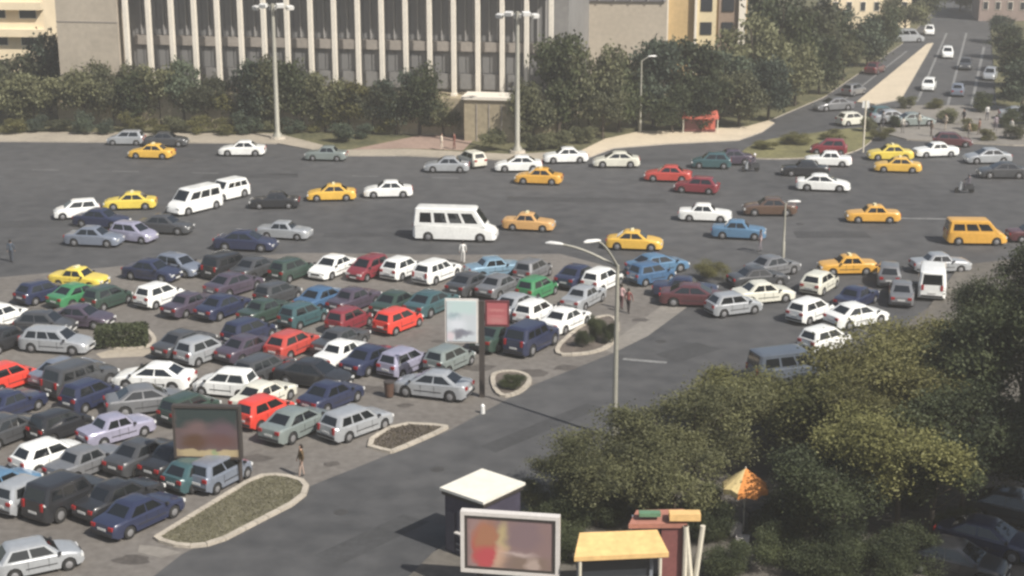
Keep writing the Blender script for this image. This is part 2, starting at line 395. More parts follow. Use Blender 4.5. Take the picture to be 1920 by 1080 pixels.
def car_parts(kind):
    if kind in CACHE: return CACHE[kind]
    S = SHAPES[kind]; L, W, wx, r = S['L'], S['W'], S['wx'], S['r']; hw = W / 2; e = L / 2
    wtab = [(-e, hw * .80), (-e + .22, hw * .95), (-e * .5, hw), (e * .5, hw), (e - .3, hw * .93), (e, hw * .72)]
    ra = r + .055
    xs = {-e, -e + .06, -e + .22, 0, -.4, .4, e - .3, e - .1, e, S['xa'], S['xd']}
    for s in (-1, 1):
        for k in range(7): xs.add(round(s * wx + ra * math.cos(math.pi * k / 6), 3))
        xs.add(round(s * wx - ra - .012, 3)); xs.add(round(s * wx + ra + .012, 3))
    xs = sorted(x for x in xs if -e <= x <= e)
    m = MB(); bm = m.bm; rings = []
    for x in xs:
        w = interp(wtab, x); zt = interp(S['top'], x); zs = .21 + (0.10 if abs(x) > e - .1 else 0)
        for s in (-1, 1):
            d = abs(x - s * wx)
            if d < ra + 1e-3: zs = max(zs, r + math.sqrt(max(0, ra * ra - d * d)))
        zm = max(zs + .02, zt * .62); zc = max(zm + .01, zt - .10)
        half = [(w * .82, zs), (w, zs + .015), (w, zm), (w * .975, zc), (w * .88, zt - .012), (w * .45, zt + .012)]
        rings.append([bm.verts.new((x, -y, z)) for y, z in half] + [bm.verts.new((x, y, z)) for y, z in half[::-1]])
    n = len(rings[0])
    for a, b_ in zip(rings, rings[1:]):
        for k in range(n): m._face([a[k], a[(k + 1) % n], b_[(k + 1) % n], b_[k]])
    m._face(rings[0]); m._face(rings[-1][::-1])
    # cabin
    wb, wr = hw * .955, hw * (.74 if S['zr'] < 1.7 else .86)
    xa, xb, xc, xd, zb, zr = (S[k] for k in ('xa', 'xb', 'xc', 'xd', 'zb', 'zr'))
    def outline(x0, x1, w, c, z):
        return [bm.verts.new(p) for p in ((x1, -w + c * 1.3, z), (x1 - c, -w, z), (x0 + c, -w, z), (x0, -w + c * 1.3, z), (x0, w - c * 1.3, z), (x0 + c, w, z), (x1 - c, w, z), (x1, w - c * 1.3, z))]
    ls = [outline(xd, xa, wb, .10, zb - .06), outline(xc, xb, wr, .10, zr - .07), outline(xc + .07, xb - .09, wr - .09, .12, zr - .015), outline(xc + .3, xb - .35, wr - .32, .12, zr)]
    for a, b_ in zip(ls, ls[1:]):
        for k in range(8): m._face([a[k], a[(k + 1) % 8], b_[(k + 1) % 8], b_[k]])
    m._face(ls[-1])
    body = m.mesh(kind + '_body', [P_('white')], 32)
    parts = [('body', body, (0, 0, 0), 'paint')]
    zl, zh = zb - .06, zr - .07
    def pm(nm, q, u0, u1, v0, v1, mm=M_glass):
        k = MB(); pane(q, u0, u1, v0, v1, .010, .03, k); parts.append((nm, k.mesh(kind + '_' + nm, [mm]), (0, 0, 0), 'near' if False else 'all'))
    c = .13
    pm('windscreen', ((xa, -wb + c, zl), (xa, wb - c, zl), (xb, wr - c, zh), (xb, -wr + c, zh)), .03, .97, .16, .93)
    pm('rear_window', ((xd, wb - c, zl), (xd, -wb + c, zl), (xc, -wr + c, zh), (xc, wr - c, zh)), .07, .93, (.24 if kind != 'van' else .15), .90)
    np_ = S['panes']
    for s in (-1, 1):
        q = ((xd + .1, s * wb, zl), (xa - .1, s * wb, zl), (xb - .1, s * wr, zh), (xc + .1, s * wr, zh))
        if s > 0: q = (q[1], q[0], q[3], q[2])
        vlo, vhi = ((.20, .90) if zr < 1.7 else (.22, .80))
        for k in range(np_):
            u0, u1 = .05 + .90 * k / np_ + .022, .05 + .90 * (k + 1) / np_ - .022
            pm('side_window', q, u0, u1, vlo, vhi)
    if 'wheel' + str(r) not in CACHE:
        k = MB(); k.tube([(0, -.10, 0), (0, -.085, 0), (0, .085, 0), (0, .10, 0)], [r - .03, r, r, r - .03], 16, 0)
        k.tube([(0, -.108, 0), (0, -.09, 0)], [r * .52, r * .62], 10, 1); k.tube([(0, .09, 0), (0, .108, 0)], [r * .62, r * .52], 10, 1)
        CACHE['wheel' + str(r)] = k.mesh('wheel', [M_rub, M_rim], 40)
    for sx in (-1, 1):
        for sy in (-1, 1): parts.append(('wheel', CACHE['wheel' + str(r)], (sx * wx, sy * (hw - .10), r), 'all'))
    zf = interp(S['top'], e - .08)
    for s in (-1, 1):
        k = MB(); k.box((0, 0, 0), (.16, .34, .15)); parts.append(('headlight', k.mesh('headlight', [M_lamp]), (e - .11, s * (hw * .74 - .12), zf - .10), 'all'))
        k = MB(); k.box((0, 0, 0), (.14, .26 if zr < 1.55 and kind != 'estate_car' else .16, .17 if zr < 1.55 and kind != 'estate_car' else .34)); parts.append(('taillight', k.mesh('taillight', [M_tail]), (-e + .055, s * (hw * .80 - .13), interp(S['top'], -e + .08) - .17), 'all'))
    k = MB(); k.box((0, 0, 0), (.05, hw * .8, .13)); parts.append(('grille', k.mesh('grille', [M_plast]), (e - .005, 0, .52), 'near'))
    k = MB(); k.box((0, 0, 0), (.03, .52, .11)); pl = k.mesh('number_plate', [M_plate])
    parts.append(('number_plate', pl, (e + .012, 0, .38), 'near')); parts.append(('number_plate', pl, (-e - .008, 0, .62), 'near'))
    k = MB(); k.box((0, 0, 0), (.07, hw * 1.5, .12)); parts.append(('bumper_strip', k.mesh('bumper_strip', [M_plast]), (-e, 0, .42), 'near'))
    k = MB(); k.box((0, 0, 0), (.12, .16, .11)); mi = k.mesh('mirror', [M_plast])
    for s in (-1, 1): parts.append(('mirror', mi, (xa - .18, s * (hw + .05), zb + .06), 'near'))
    for s in (-1, 1):
        k = MB()
        for x in ((xa + xb) / 2 - .35, (xb + xc) / 2 - .08):
            w = interp(wtab, x); k.box((x, s * (w + .001), .60), (.018, .012, .46))
        k.box((0, s * (hw + .004), .50), (L * .36, .014, .05))
        parts.append(('door_trim', k.mesh('door_trim', [M_plast]), (0, 0, 0), 'near'))
    CACHE[kind] = parts
    return parts
k = MB(); k.box((0, 0, 0), (.22, .55, .14)); TAXI_SIGN = k.mesh('roof_sign', [mat('taxi_sign', (.72, .66, .42), .4, .08)])

FIX = []                                          # (object, radius list) for pushing overlaps apart
def make_car(kind, col, x, y, z, rz, label, group, cat, far=False, taxi=False, scale=1.0):
    root = empty('taxi' if taxi else kind.split('_b')[0].split('_c')[0] if kind != 'estate_car' and kind != 'off_road_car' else kind, (x, y, z), rz)
    rs = random.Random(label); root.scale = (rs.uniform(.95, 1.05), rs.uniform(.97, 1.02), rs.uniform(.965, 1.04)) if kind != 'minibus' else (1, 1, 1)
    tag(root, label, cat, group)
    for nm, me, loc, lod in car_parts(kind):
        if far and lod == 'near': continue
        o = link(nm, me, root, loc)
        if lod == 'paint':
            o.material_slots[0].link = 'OBJECT'; o.material_slots[0].material = P_(col)
    if taxi: link('roof_sign', TAXI_SIGN, root, (SHAPES[kind]['xb'] - .55, 0, SHAPES[kind]['zr'] + .06))
    return root
GT, GL, GR, GB = 'traffic crossing the square', 'cars parked in the lot', 'cars queued on the right hand side', 'cars on the far boulevard'
KIND = dict(S='sedan', H='hatchback', W='estate_car', U='off_road_car', V='van', M='minibus', T='sedan')
CARS = [
 # traffic on the square: x, y of the middle in the picture, heading (0 = to the right, 90 = away), type, paint, label
 (285, 284, 172, 'T', 'amber', GT, 'yellow taxi at the far kerb just left of the left tall lamp mast'),
 (312, 262, 2, 'S', 'darkgray', GT, 'dark car standing behind the yellow taxi at the far kerb'),
 (238, 259, 178, 'H', 'silver', GT, 'small pale car at the far kerb left of the dark car'),
 (455, 279, 180, 'S', 'white', GT, 'white sedan driving along the far kerb left of the tall lamp foot'),
 (612, 288, 176, 'S', 'greengray', GT, 'greyish green sedan at the far kerb right of the left lamp mast'),
 (838, 309, 180, 'S', 'silver', GT, 'silver sedan at the far kerb below the pinkish path'),
 (884, 298, 120, 'H', 'offwhite', GT, 'small cream hatchback behind the silver sedan near the pinkish path'),
 (972, 308, 182, 'S', 'white', GT, 'white sedan directly behind the orange taxi by the right lamp mast'),
 (1010, 331, 172, 'T', 'orange', GT, 'orange taxi in front of the white sedan by the right lamp mast'),
 (1060, 292, 184, 'S', 'white', GT, 'white car at the far kerb just right of the right lamp mast'),
 (1155, 300, 180, 'S', 'offwhite', GT, 'cream white sedan below the curved bright pavement'),
 (1252, 326, 170, 'S', 'red', GT, 'faded red sedan with a dull dark red one in front of its right end'),
 (1306, 347, 165, 'H', 'darkred', GT, 'dull dark red hatchback in front of the faded red sedan'),
 (1330, 299, 175, 'H', 'teal', GT, 'dark teal hatchback behind the faded red sedan'),
 (1372, 298, 178, 'S', 'purple', GT, 'dull purple sedan left of the olive traffic island'),
 (1552, 298, 172, 'S', 'white', GT, 'white car with a red one right behind it near the olive island'),
 (1553, 277, 168, 'H', 'darkred', GT, 'dark red hatchback at the olive island behind a white car'),
 (1508, 316, 176, 'S', 'black', GT, 'black sedan just left of the white car at the olive island'),
 (1543, 343, 350, 'S', 'white', GT, 'white sedan in front of the black one below the olive island'),
 (1668, 287, 176, 'T', 'yellow', GT, 'upper of the two yellow taxis below the thin cream post'),
 (1682, 309, 174, 'T', 'amber', GT, 'lower of the two yellow taxis below the thin cream post'),
 (1753, 281, 192, 'S', 'white', GT, 'white sedan right of the two yellow taxis'),
 (1850, 293, 184, 'S', 'silver', GT, 'pale silver sedan near the far right plaza edge'),
 (1878, 320, 176, 'S', 'darkgray', GT, 'dark car at the right edge below the pale silver sedan'),
 (1635, 401, 178, 'T', 'orange', GT, 'orange taxi alone in the middle right of the square'),
 (1842, 433, 358, 'V', 'orange', GT, 'orange van with large side windows at the right edge'),
 (1925, 438, 0, 'S', 'maroon', GT, 'reddish dark car ahead of the orange van'),
 (1322, 399, 350, 'S', 'white', GT, 'white sedan directly behind the blue car in the middle right'),
 (1385, 431, 348, 'S', 'midblue', GT, 'mid blue sedan in front of the white one in the square'),
 (1442, 388, 176, 'S', 'brown', GT, 'brown car behind the slim grey pole on the square'),
 (1190, 451, 350, 'T', 'amber', GT, 'yellow taxi right of the curved lamp arm above the lot'),
 (992, 416, 346, 'T', 'tan', GT, 'tan orange taxi to the right of the white minibus'),
 (855, 421, 353, 'M', 'white', GT, 'long white minibus with dark windows in the middle of the square'),
 (622, 361, 184, 'T', 'amber', GT, 'yellow taxi ahead of the white sedan in the middle of the square'),
 (728, 355, 184, 'S', 'white', GT, 'white sedan following the yellow taxi in the middle of the square'),
 (145, 393, 200, 'H', 'white', GT, 'white hatchback left of the bright yellow taxi'),
 (245, 377, 186, 'T', 'yellow', GT, 'bright yellow taxi between the white hatchback and the white van'),
 (366, 376, 232, 'V', 'white', GT, 'white van coming down towards the lot at the left'),
 (425, 356, 232, 'U', 'white', GT, 'white off road car partly behind the white van'),
 (515, 375, 182, 'S', 'black', GT, 'black sedan between the white van and a yellow taxi'),
 (535, 431, 346, 'S', 'silver', GT, 'silver grey sedan with bright bonnet above the lot'),
 (310, 421, 350, 'S', 'darkgray', GT, 'dark grey sedan below the bright yellow taxi'),
 (252, 436, 335, 'H', 'lavender', GT, 'pale hatchback behind the blue grey car at the left'),
 (178, 444, 350, 'S', 'bluegray', GT, 'blue grey sedan at the left end of the square'),
 (192, 410, 345, 'S', 'navy', GT, 'dark blue car right behind the white hatchback'),
 (462, 452, 352, 'S', 'navy', GT, 'navy sedan left of the silver grey sedan'),
 # first row of the lot
 (150, 520, 345, 'T', 'yellow', GL, 'yellow taxi with the pale bonnet in the first lot row'),
 (290, 506, 340, 'S', 'navy', GL, 'navy sedan with rounded roof in the first lot row'),
 (338, 498, 330, 'H', 'bluegray', GL, 'blue grey hatchback just behind the navy sedan of the first row'),
 (425, 494, 57, 'U', 'black', GL, 'black off road car with bright roof in the first lot row'),
 (480, 500, 57, 'S', 'darkgray', GL, 'dark grey car right of the black off road car'),
 (550, 505, 57, 'H', 'darkgreen', GL, 'dark green hatchback left of the white car in the first row'),
 (622, 498, 240, 'S', 'white', GL, 'white sedan facing the viewer left of the dull red car'),
 (690, 502, 240, 'H', 'darkred', GL, 'dull red hatchback between white cars in the first row'),
 (754, 501, 57, 'H', 'white', GL, 'white hatchback right of the dull red hatchback'),
 (820, 507, 57, 'W', 'white', GL, 'white estate car at the right end of the white pair'),
 (938, 501, 20, 'S', 'lightblue', GL, 'light blue sedan in the first row behind the signs'),
 (985, 506, 60, 'H', 'gray', GL, 'grey hatchback right of the light blue sedan'),
 (885, 530, 57, 'S', 'darkgray', GL, 'dark grey car behind the white poster panel'),
 (940, 530, 57, 'S', 'gray', GL, 'grey sedan above the red sign panel'),
 (1025, 538, 57, 'H', 'green', GL, 'green hatchback near the right end of the lot'),
 (1075, 520, 57, 'S', 'navy', GL, 'navy sedan right behind the green hatchback'),
 (1130, 525, 57, 'H', 'white', GL, 'white hatchback beside the near lamp post'),
 (1095, 550, 60, 'S', 'silver', GL, 'silver car in front of the navy sedan by the lamp post'),
 (1240, 497, 30, 'S', 'midblue', GL, 'blue sedan right of the near lamp post'),
 (1205, 510, 30, 'H', 'blue', GL, 'darker blue hatchback beside the near lamp post'),
 (1268, 545, 352, 'S', 'navy', GL, 'navy sedan at the lot tip right of the lamp post'),
 (1330, 548, 352, 'S', 'maroon', GL, 'maroon sedan at the lot tip below the pale shrub'),
 # second row
 (80, 545, 57, 'H', 'navy', GL, 'navy hatchback left of the green car at the left'),
 (148, 550, 57, 'S', 'green', GL, 'bright green sedan in front of the first row yellow taxi'),
 (203, 556, 57, 'H', 'darkgreen', GL, 'dark green hatchback right of the bright green sedan'),
 (300, 552, 57, 'H', 'white', GL, 'white hatchback in front of the navy rounded sedan'),
 (358, 567, 57, 'S', 'purple', GL, 'dark purple car right of the white hatchback in the second row'),
 (422, 572, 57, 'S', 'navy', GL, 'dark blue sedan in the middle of the second row'),
 (440, 532, 57, 'S', 'purple', GL, 'dark plum sedan behind the second row blue sedan'),
 (500, 580, 57, 'S', 'darkgreen', GL, 'dark green sedan left of the teal car'),
 (520, 548, 57, 'H', 'darkgray', GL, 'dark grey hatchback with a bright spot behind the green sedan'),
 (568, 588, 57, 'H', 'teal', GL, 'teal hatchback above the salmon red car'),
 (605, 558, 57, 'S', 'blue', GL, 'blue sedan between the teal and the crimson cars'),
 (655, 598, 57, 'H', 'darkred', GL, 'crimson hatchback left of the bright red car'),
 (665, 560, 57, 'S', 'purple', GL, 'plum sedan behind the crimson hatchback'),
 (748, 598, 57, 'H', 'brightred', GL, 'bright red hatchback left of the white poster panel'),
 (745, 566, 57, 'S', 'darkgreen', GL, 'dark car directly behind the bright red hatchback'),
 (808, 566, 57, 'S', 'teal', GL, 'dark teal sedan just left of the white poster panel'),
 (972, 584, 57, 'H', 'white', GL, 'white hatchback just right of the red sign panel'),
 (1000, 570, 57, 'S', 'silver', GL, 'silver sedan below the green hatchback'),
 (1060, 597, 57, 'S', 'white', GL, 'white sedan beside the dark shrub island at the right'),
 (1006, 630, 57, 'U', 'navy', GL, 'navy off road car in front of the right white sedan'),
 (935, 628, 57, 'S', 'darkgreen', GL, 'dark green car below the red sign panel'),
 # third row
 (5, 590, 57, 'H', 'white', GL, 'white hatchback cut by the left picture edge'),
 (28, 626, 57, 'S', 'black', GL, 'black sedan below the white hatchback at the left edge'),
 (118, 634, 350, 'W', 'silver', GL, 'silver estate car with pale bonnet left of the clipped hedge'),
 (150, 603, 350, 'S', 'purple', GL, 'dark plum sedan behind the silver estate at the hedge'),
 (85, 602, 350, 'H', 'darkgray', GL, 'dark grey hatchback behind the silver estate car at the left'),
 (398, 662, 57, 'H', 'silver', GL, 'silver hatchback right of the tan strip by the hedge'),
 (448, 645, 57, 'S', 'purple', GL, 'plum coloured sedan behind the third row silver hatchback'),
 (352, 643, 57, 'S', 'darkgray', GL, 'dark grey sedan left of the third row silver hatchback'),
 (543, 640, 57, 'H', 'red', GL, 'salmon red hatchback beside the long white sedan'),
 (610, 657, 57, 'S', 'white', GL, 'white sedan just right of the salmon red hatchback'),
 (508, 690, 57, 'W', 'darkgray', GL, 'dark estate car in front of the salmon red hatchback'),
 (575, 700, 340, 'S', 'black', GL, 'black sedan with bright bonnet in front of the white sedan'),
 (698, 670, 57, 'S', 'navy', GL, 'navy sedan left of the lavender hatchback'),
 (764, 678, 57, 'H', 'lavender', GL, 'lavender grey hatchback behind the silver blue sedan'),
 (838, 668, 57, 'H', 'greengray', GL, 'dull green grey hatchback left of the dark sign post'),
 (853, 717, 162, 'S', 'silver', GL, 'silver blue sedan beside the dark sign post at the lot edge'),
 # fourth row
 (25, 706, 57, 'H', 'brightred', GL, 'red hatchback cut by the left edge'),
 (112, 708, 57, 'U', 'darkgray', GL, 'dark grey off road car right of the left edge red hatchback'),
 (172, 738, 57, 'H', 'navy', GL, 'navy hatchback in front of the dark grey off road car'),
 (160, 692, 57, 'S', 'bluegray', GL, 'blue grey sedan behind the fourth row navy hatchback'),
 (296, 706, 172, 'S', 'white', GL, 'long white sedan facing left above the dark framed billboard'),
 (278, 748, 20, 'S', 'gray', GL, 'grey sedan in front of the long white sedan'),
 (436, 720, 165, 'H', 'white', GL, 'white hatchback facing left between the long white sedan and red car'),
 (500, 735, 57, 'S', 'offwhite', GL, 'cream sedan behind the red hatchback by the billboard'),
 (487, 764, 57, 'H', 'brightred', GL, 'red hatchback right behind the dark framed billboard'),
 (612, 742, 57, 'S', 'navy', GL, 'navy sedan behind the silver estate car'),
 (556, 786, 57, 'S', 'greengray', GL, 'greenish grey sedan left of the silver estate car'),
 (668, 788, 50, 'W', 'silver', GL, 'silver estate car beside the small soil island'),
 # fifth row
 (25, 752, 57, 'S', 'navy', GL, 'navy sedan at the left edge below the red hatchback'),
 (40, 806, 57, 'S', 'darkgray', GL, 'dark grey sedan behind the tilted white hatchback at the left'),
 (98, 850, 52, 'H', 'white', GL, 'white hatchback with dark side windows left of the grey violet car'),
 (228, 800, 45, 'S', 'lavender', GL, 'grey violet sedan left of the dark framed billboard'),
 (258, 848, 57, 'S', 'darkgray', GL, 'dark grey sedan just in front of the grey violet sedan'),
 (180, 872, 57, 'S', 'gray', GL, 'grey sedan right of the white hatchback with dark side windows'),
 (12, 905, 57, 'H', 'midblue', GL, 'blue hatchback cut by the left edge'),
 (70, 920, 57, 'H', 'silver', GL, 'silver hatchback right of the blue hatchback at the left'),
 (148, 930, 57, 'U', 'black', GL, 'black off road car right of the silver hatchback at the left'),
 (255, 955, 57, 'S', 'navy', GL, 'dark navy sedan nearest to the left tip of the grass island'),
 (300, 905, 57, 'S', 'black', GL, 'black car behind the dark navy sedan near the grass island'),
 (365, 888, 57, 'H', 'teal', GL, 'dark teal hatchback under the dark framed billboard'),
 (424, 882, 57, 'H', 'bluegray', GL, 'blue grey hatchback at the top of the grass island'),
 (72, 1040, 27, 'H', 'silver', GL, 'silver hatchback leaving at the bottom left corner'),
 (335, 858, 57, 'S', 'black', GL, 'black sedan standing behind the legs of the dark framed billboard'),
 (345, 765, 57, 'H', 'darkgreen', GL, 'dark green hatchback just behind the top of the dark framed billboard'),
 (478, 622, 57, 'H', 'navy', GL, 'navy hatchback in the lane behind the salmon red hatchback'),
 (90, 790, 57, 'H', 'black', GL, 'black hatchback behind the tilted white hatchback roof'),
 (660, 636, 57, 'S', 'darkgray', GL, 'dark grey sedan in front of the crimson hatchback'),
 # right hand side
 (1372, 566, 20, 'H', 'silver', GR, 'silver hatchback on the road right of the lot tip'),
 (1422, 549, 20, 'S', 'offwhite', GR, 'cream sedan just ahead of the silver hatchback right of the lot tip'),
 (1400, 512, 20, 'S', 'darkgray', GR, 'dark grey sedan right of the pale shrub'),
 (1460, 503, 30, 'S', 'gray', GR, 'grey sedan at the foot of the slim grey pole'),
 (1536, 527, 57, 'H', 'offwhite', GR, 'cream hatchback left of the orange taxi in the right queue'),
 (1592, 497, 185, 'T', 'orange', GR, 'orange taxi at the top of the right queue'),
 (1519, 580, 48, 'H', 'white', GR, 'rounded white hatchback at the left end of the right queue'),
 (1605, 555, 50, 'S', 'navy', GR, 'navy sedan right of the rounded white hatchback in the queue'),
 (1605, 590, 30, 'S', 'white', GR, 'white sedan in front of the navy one near the tree tops'),
 (1546, 635, 40, 'H', 'white', GR, 'white hatchback half under the tree crowns'),
 (1476, 684, 20, 'V', 'slate', GR, 'slate blue van lowest on the road by the tree crowns'),
 (1662, 512, 80, 'H', 'gray', GR, 'grey hatchback right of the top orange taxi'),
 (1690, 545, 75, 'S', 'gray', GR, 'grey sedan under the trees right of the navy sedan'),
 (1762, 492, 5, 'S', 'silver', GR, 'silver sedan behind the upright white van at the right trees'),
 (1745, 525, 75, 'V', 'white', GR, 'white van with dull purple rear window beside the right trees'),
 # boulevard and plaza in the far right corner
 (1700, 68, 10, 'V', 'silver', GB, 'pale van crossing at the far end of the boulevard'),
 (1742, 57, 255, 'H', 'white', GB, 'farthest white car on the boulevard'),
 (1776, 99, 255, 'H', 'white', GB, 'white car in the middle of the far boulevard'),
 (1741, 158, 250, 'H', 'white', GB, 'white car on the boulevard beside the cream median'),
 (1856, 139, 250, 'H', 'silver', GB, 'silver car at the right kerb of the boulevard'),
 (1562, 196, 200, 'S', 'gray', GB, 'dark grey sedan at the left foot of the cream median'),
 (1672, 222, 10, 'S', 'silver', GB, 'silver sedan on the far plaza below the cream median'),
 (1712, 226, 12, 'S', 'greengray', GB, 'greenish silver sedan on the far plaza'),
 (1600, 223, 25, 'H', 'offwhite', GB, 'cream hatchback left of the thin cream post'),
 (1910, 215, 350, 'S', 'silver', GB, 'silver sedan at the right edge of the far plaza'),
 (1785, 262, 350, 'H', 'maroon', GB, 'dark red hatchback at the front of the far plaza'),
 (1655, 215, 20, 'H', 'teal', GB, 'dark teal hatchback at the back of the far plaza beside the cream median'),
 (1810, 120, 250, 'S', 'darkgray', GB, 'dark sedan on the right lanes of the boulevard'),
 (1795, 168, 70, 'S', 'bluegray', GB, 'blue grey sedan driving away on the boulevard'),
 (1640, 128, 58, 'S', 'maroon', GB, 'dark red sedan on the left lanes beside the cream median'),
 (1600, 168, 52, 'H', 'gray', GB, 'grey hatchback on the left lanes at the cream median'),
 # in the shade at the lower right corner
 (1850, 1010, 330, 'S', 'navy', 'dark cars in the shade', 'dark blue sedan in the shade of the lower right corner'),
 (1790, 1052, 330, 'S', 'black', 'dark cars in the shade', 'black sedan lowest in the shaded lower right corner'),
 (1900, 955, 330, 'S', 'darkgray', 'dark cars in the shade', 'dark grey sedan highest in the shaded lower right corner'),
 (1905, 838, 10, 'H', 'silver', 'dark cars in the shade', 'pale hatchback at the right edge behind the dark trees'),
]
pos = []
for (px, py, hd, t, col, grp, lab) in CARS:
    H = SHAPES[KIND[t]]['zr']
    gp = g(px, py + 0.45 * H * sc(py))
    pos.append([gp.x, gp.y])
def circles(i):
    S = SHAPES[KIND[CARS[i][3]]]; h = R(CARS[i][2]); n = 3 if S['L'] < 5.5 else 5; rr = S['W'] / 2 + .12
    return [(pos[i][0] + math.cos(h) * d, pos[i][1] + math.sin(h) * d, rr) for d in [(-1 + 2 * k / (n - 1)) * (S['L'] / 2 - rr * .8) for k in range(n)]]
STATIC = [(*P(p)[0], r_) for p, r_ in [((520, 262), .6), ((970, 290), .6), ((903, 742), .5), ((1152, 640), .5), ((340, 905), .25), ((452, 905), .25), ((1468, 478), .4), ((1618, 285), .4), ((565, 893), .5), ((868, 492), .5), ((229, 640), 2.0), ((960, 722), 1.6), ((1110, 642), 2.0), ((440, 960), 1.6), ((1335, 525), 1.3)]]
for it in range(160):
    moved = False
    cs = [circles(i) for i in range(len(CARS))]
    for i in range(len(CARS)):
        for j in range(i + 1, len(CARS)):
            if abs(pos[i][0] - pos[j][0]) > 7 or abs(pos[i][1] - pos[j][1]) > 7: continue
            best = 0; bv = None
            for a in cs[i]:
                for b_ in cs[j]:
                    d = math.hypot(a[0] - b_[0], a[1] - b_[1]); ov = a[2] + b_[2] - d
                    if ov > best: best = ov; bv = ((a[0] - b_[0]) / (d + 1e-6), (a[1] - b_[1]) / (d + 1e-6))
            if bv:
                k = .27 * best; moved = True
                pos[i][0] += bv[0] * k; pos[i][1] += bv[1] * k; pos[j][0] -= bv[0] * k; pos[j][1] -= bv[1] * k
        for (sx, sy, sr) in STATIC:
            for a in cs[i]:
                d = math.hypot(a[0] - sx, a[1] - sy); ov = a[2] + sr - d
                if ov > 0.02: pos[i][0] += (a[0] - sx) / d * ov * .5; pos[i][1] += (a[1] - sy) / d * ov * .5; moved = True
    if not moved: break
rnd = random.Random(3)
def inside(poly, x, y):
    c = False
    for p, q in zip(poly, poly[1:] + poly[:1]):
        if (p[1] > y) != (q[1] > y) and x < (q[0] - p[0]) * (y - p[1]) / (q[1] - p[1]) + p[0]: c = not c
    return c
CARPOS = []
plaza_poly = P((1648, 207), (1700, 199), (1862, 200), (1980, 215), (2150, 272), (1900, 274), (1700, 263), (1652, 250))
for (px, py, hd, t, col, grp, lab), (x, y) in zip(CARS, pos):
    k = KIND[t]
    if k == 'sedan' : k = rnd.choice(['sedan', 'sedan_b', 'sedan_c'] if t == 'S' else ['sedan', 'sedan_b'])
    if k == 'hatchback': k = rnd.choice(['hatchback', 'hatchback_b'])
    cat = {'T': 'taxi', 'V': 'van', 'M': 'minibus'}.get(t, 'car')
    z = 0.0
    if inside(lot, x, y): z = .004
    if grp.startswith('dark cars'): z = .12
    if grp == GB and inside(plaza_poly, x, y): z = .13
    make_car(k, col, x, y, z, R(hd + (rnd.uniform(-3, 3) if k != 'minibus' else 0)), lab, grp, cat, far=py < 460 and px < 1900, taxi=t == 'T')
    CARPOS.append((x, y))
# ------------------------------------------------------------------ the colonnaded building behind the square
M_stone = mat('pale_stone', (0.74, 0.69, 0.60), 0.8, 0.10, 0.4, 4.0)
M_beige = mat('beige_render', (0.42, 0.37, 0.30), 0.85, 0.12, 0.15, 2.0)
M_podium = mat('podium_stone', (0.34, 0.29, 0.20), 0.85, 0.2, 0.4, 3.0)
M_band = mat('spandrel_stone', (0.31, 0.28, 0.25), 0.85, 0.12, 0.3, 3.0)
M_dark = mat('dark_wall', (0.22, 0.215, 0.21), 0.7, 0.15, 0.3, 2.0)
M_fin = mat('bronze_fin', (0.32, 0.31, 0.30), 0.55, 0.15)
M_gl = principled('dark_glazing', (0.20, 0.197, 0.195), 0.35, 0, 0, 0.5)
M_win = principled('window_glass', (0.03, 0.034, 0.04), 0.12, 0, 0, 0.5)
M_roof = mat('flat_roof', (0.30, 0.27, 0.23), 0.9, 0.2)

A, B_ = g(243, 234), g(1030, 258)
dirv = (B_ - A); Lb = dirv.length; dirv.normalize(); ang = math.atan2(dirv.y, dirv.x)
bld = empty('public_building', A, ang)
tag(bld, 'long public building with a row of pale stone columns over dark glazing', 'building')
NC = 19; sp = Lb / (NC - 1); HP, HB = 4.0, 18.0
MB().box((Lb / 2 - 3.2, 9, HP / 2), (Lb + 9, 20, HP)).build('podium', M_podium, bld)
MB().box((Lb / 2, 13, (HP + HB) / 2), (Lb + 3, 19.4, HB - HP)).build('wall', M_dark, bld)
MB().box((Lb / 2, 10.9, HB + .4), (Lb + 5, 24.2, .8)).build('roof', M_roof, bld)
MB().box((Lb / 2, 3.1, 8.9), (Lb, .5, 1.0)).build('spandrel', M_band, bld)
MB().box((Lb / 2, 3.14, 5.2), (Lb, .4, 1.6)).build('plinth_wall', M_dark, bld)
k = MB(); k.tube([(0, 0, 0), (0, 0, .25), (0, 0, .3), (0, 0, HB - HP)], [.40, .40, .30, .30], 4)
for v in k.bm.verts: v.co = Matrix.Rotation(math.pi / 4, 4, 'Z') @ v.co
col_me = k.mesh('column', [M_stone])
for i in range(NC): link('column', col_me, bld, (i * sp, .9, HP), (0, 0, 0), (1.0, 1.5, 1))
pn = MB().box((0, 0, 0), (sp / 3 - .12, .06, 1)).mesh('window_pane', [M_gl])
fn = MB().box((0, 0, 0), (.10, .30, 1)).mesh('glazing_fin', [M_fin])
for i in range(NC - 1):
    for q in range(3):
        x = (i + (q + .5) / 3) * sp
        link('window_pane', pn, bld, (x, 3.22, 12.6), (0, 0, 0), (1, 1, 6.2))
        link('window_pane', pn, bld, (x, 3.20, 7.2), (0, 0, 0), (1, 1, 2.2))
        if q: link('glazing_fin', fn, bld, ((i + q / 3) * sp, 3.05, 13.7), (0, 0, 0), (1, 1, 8.4))
MB().box((Lb / 2, 3.1, 16.2), (Lb, .4, .5)).build('upper_spandrel', M_dark, bld)
MB().box((-4.4, 5.2, 8.9), (7.0, 9, 17.8)).build('end_wall', M_beige, bld)
for zz in (5.2, 11.0): MB().box((-4.4, .68, zz), (7.02, .06, .12)).build('wall_joint', M_band, bld)
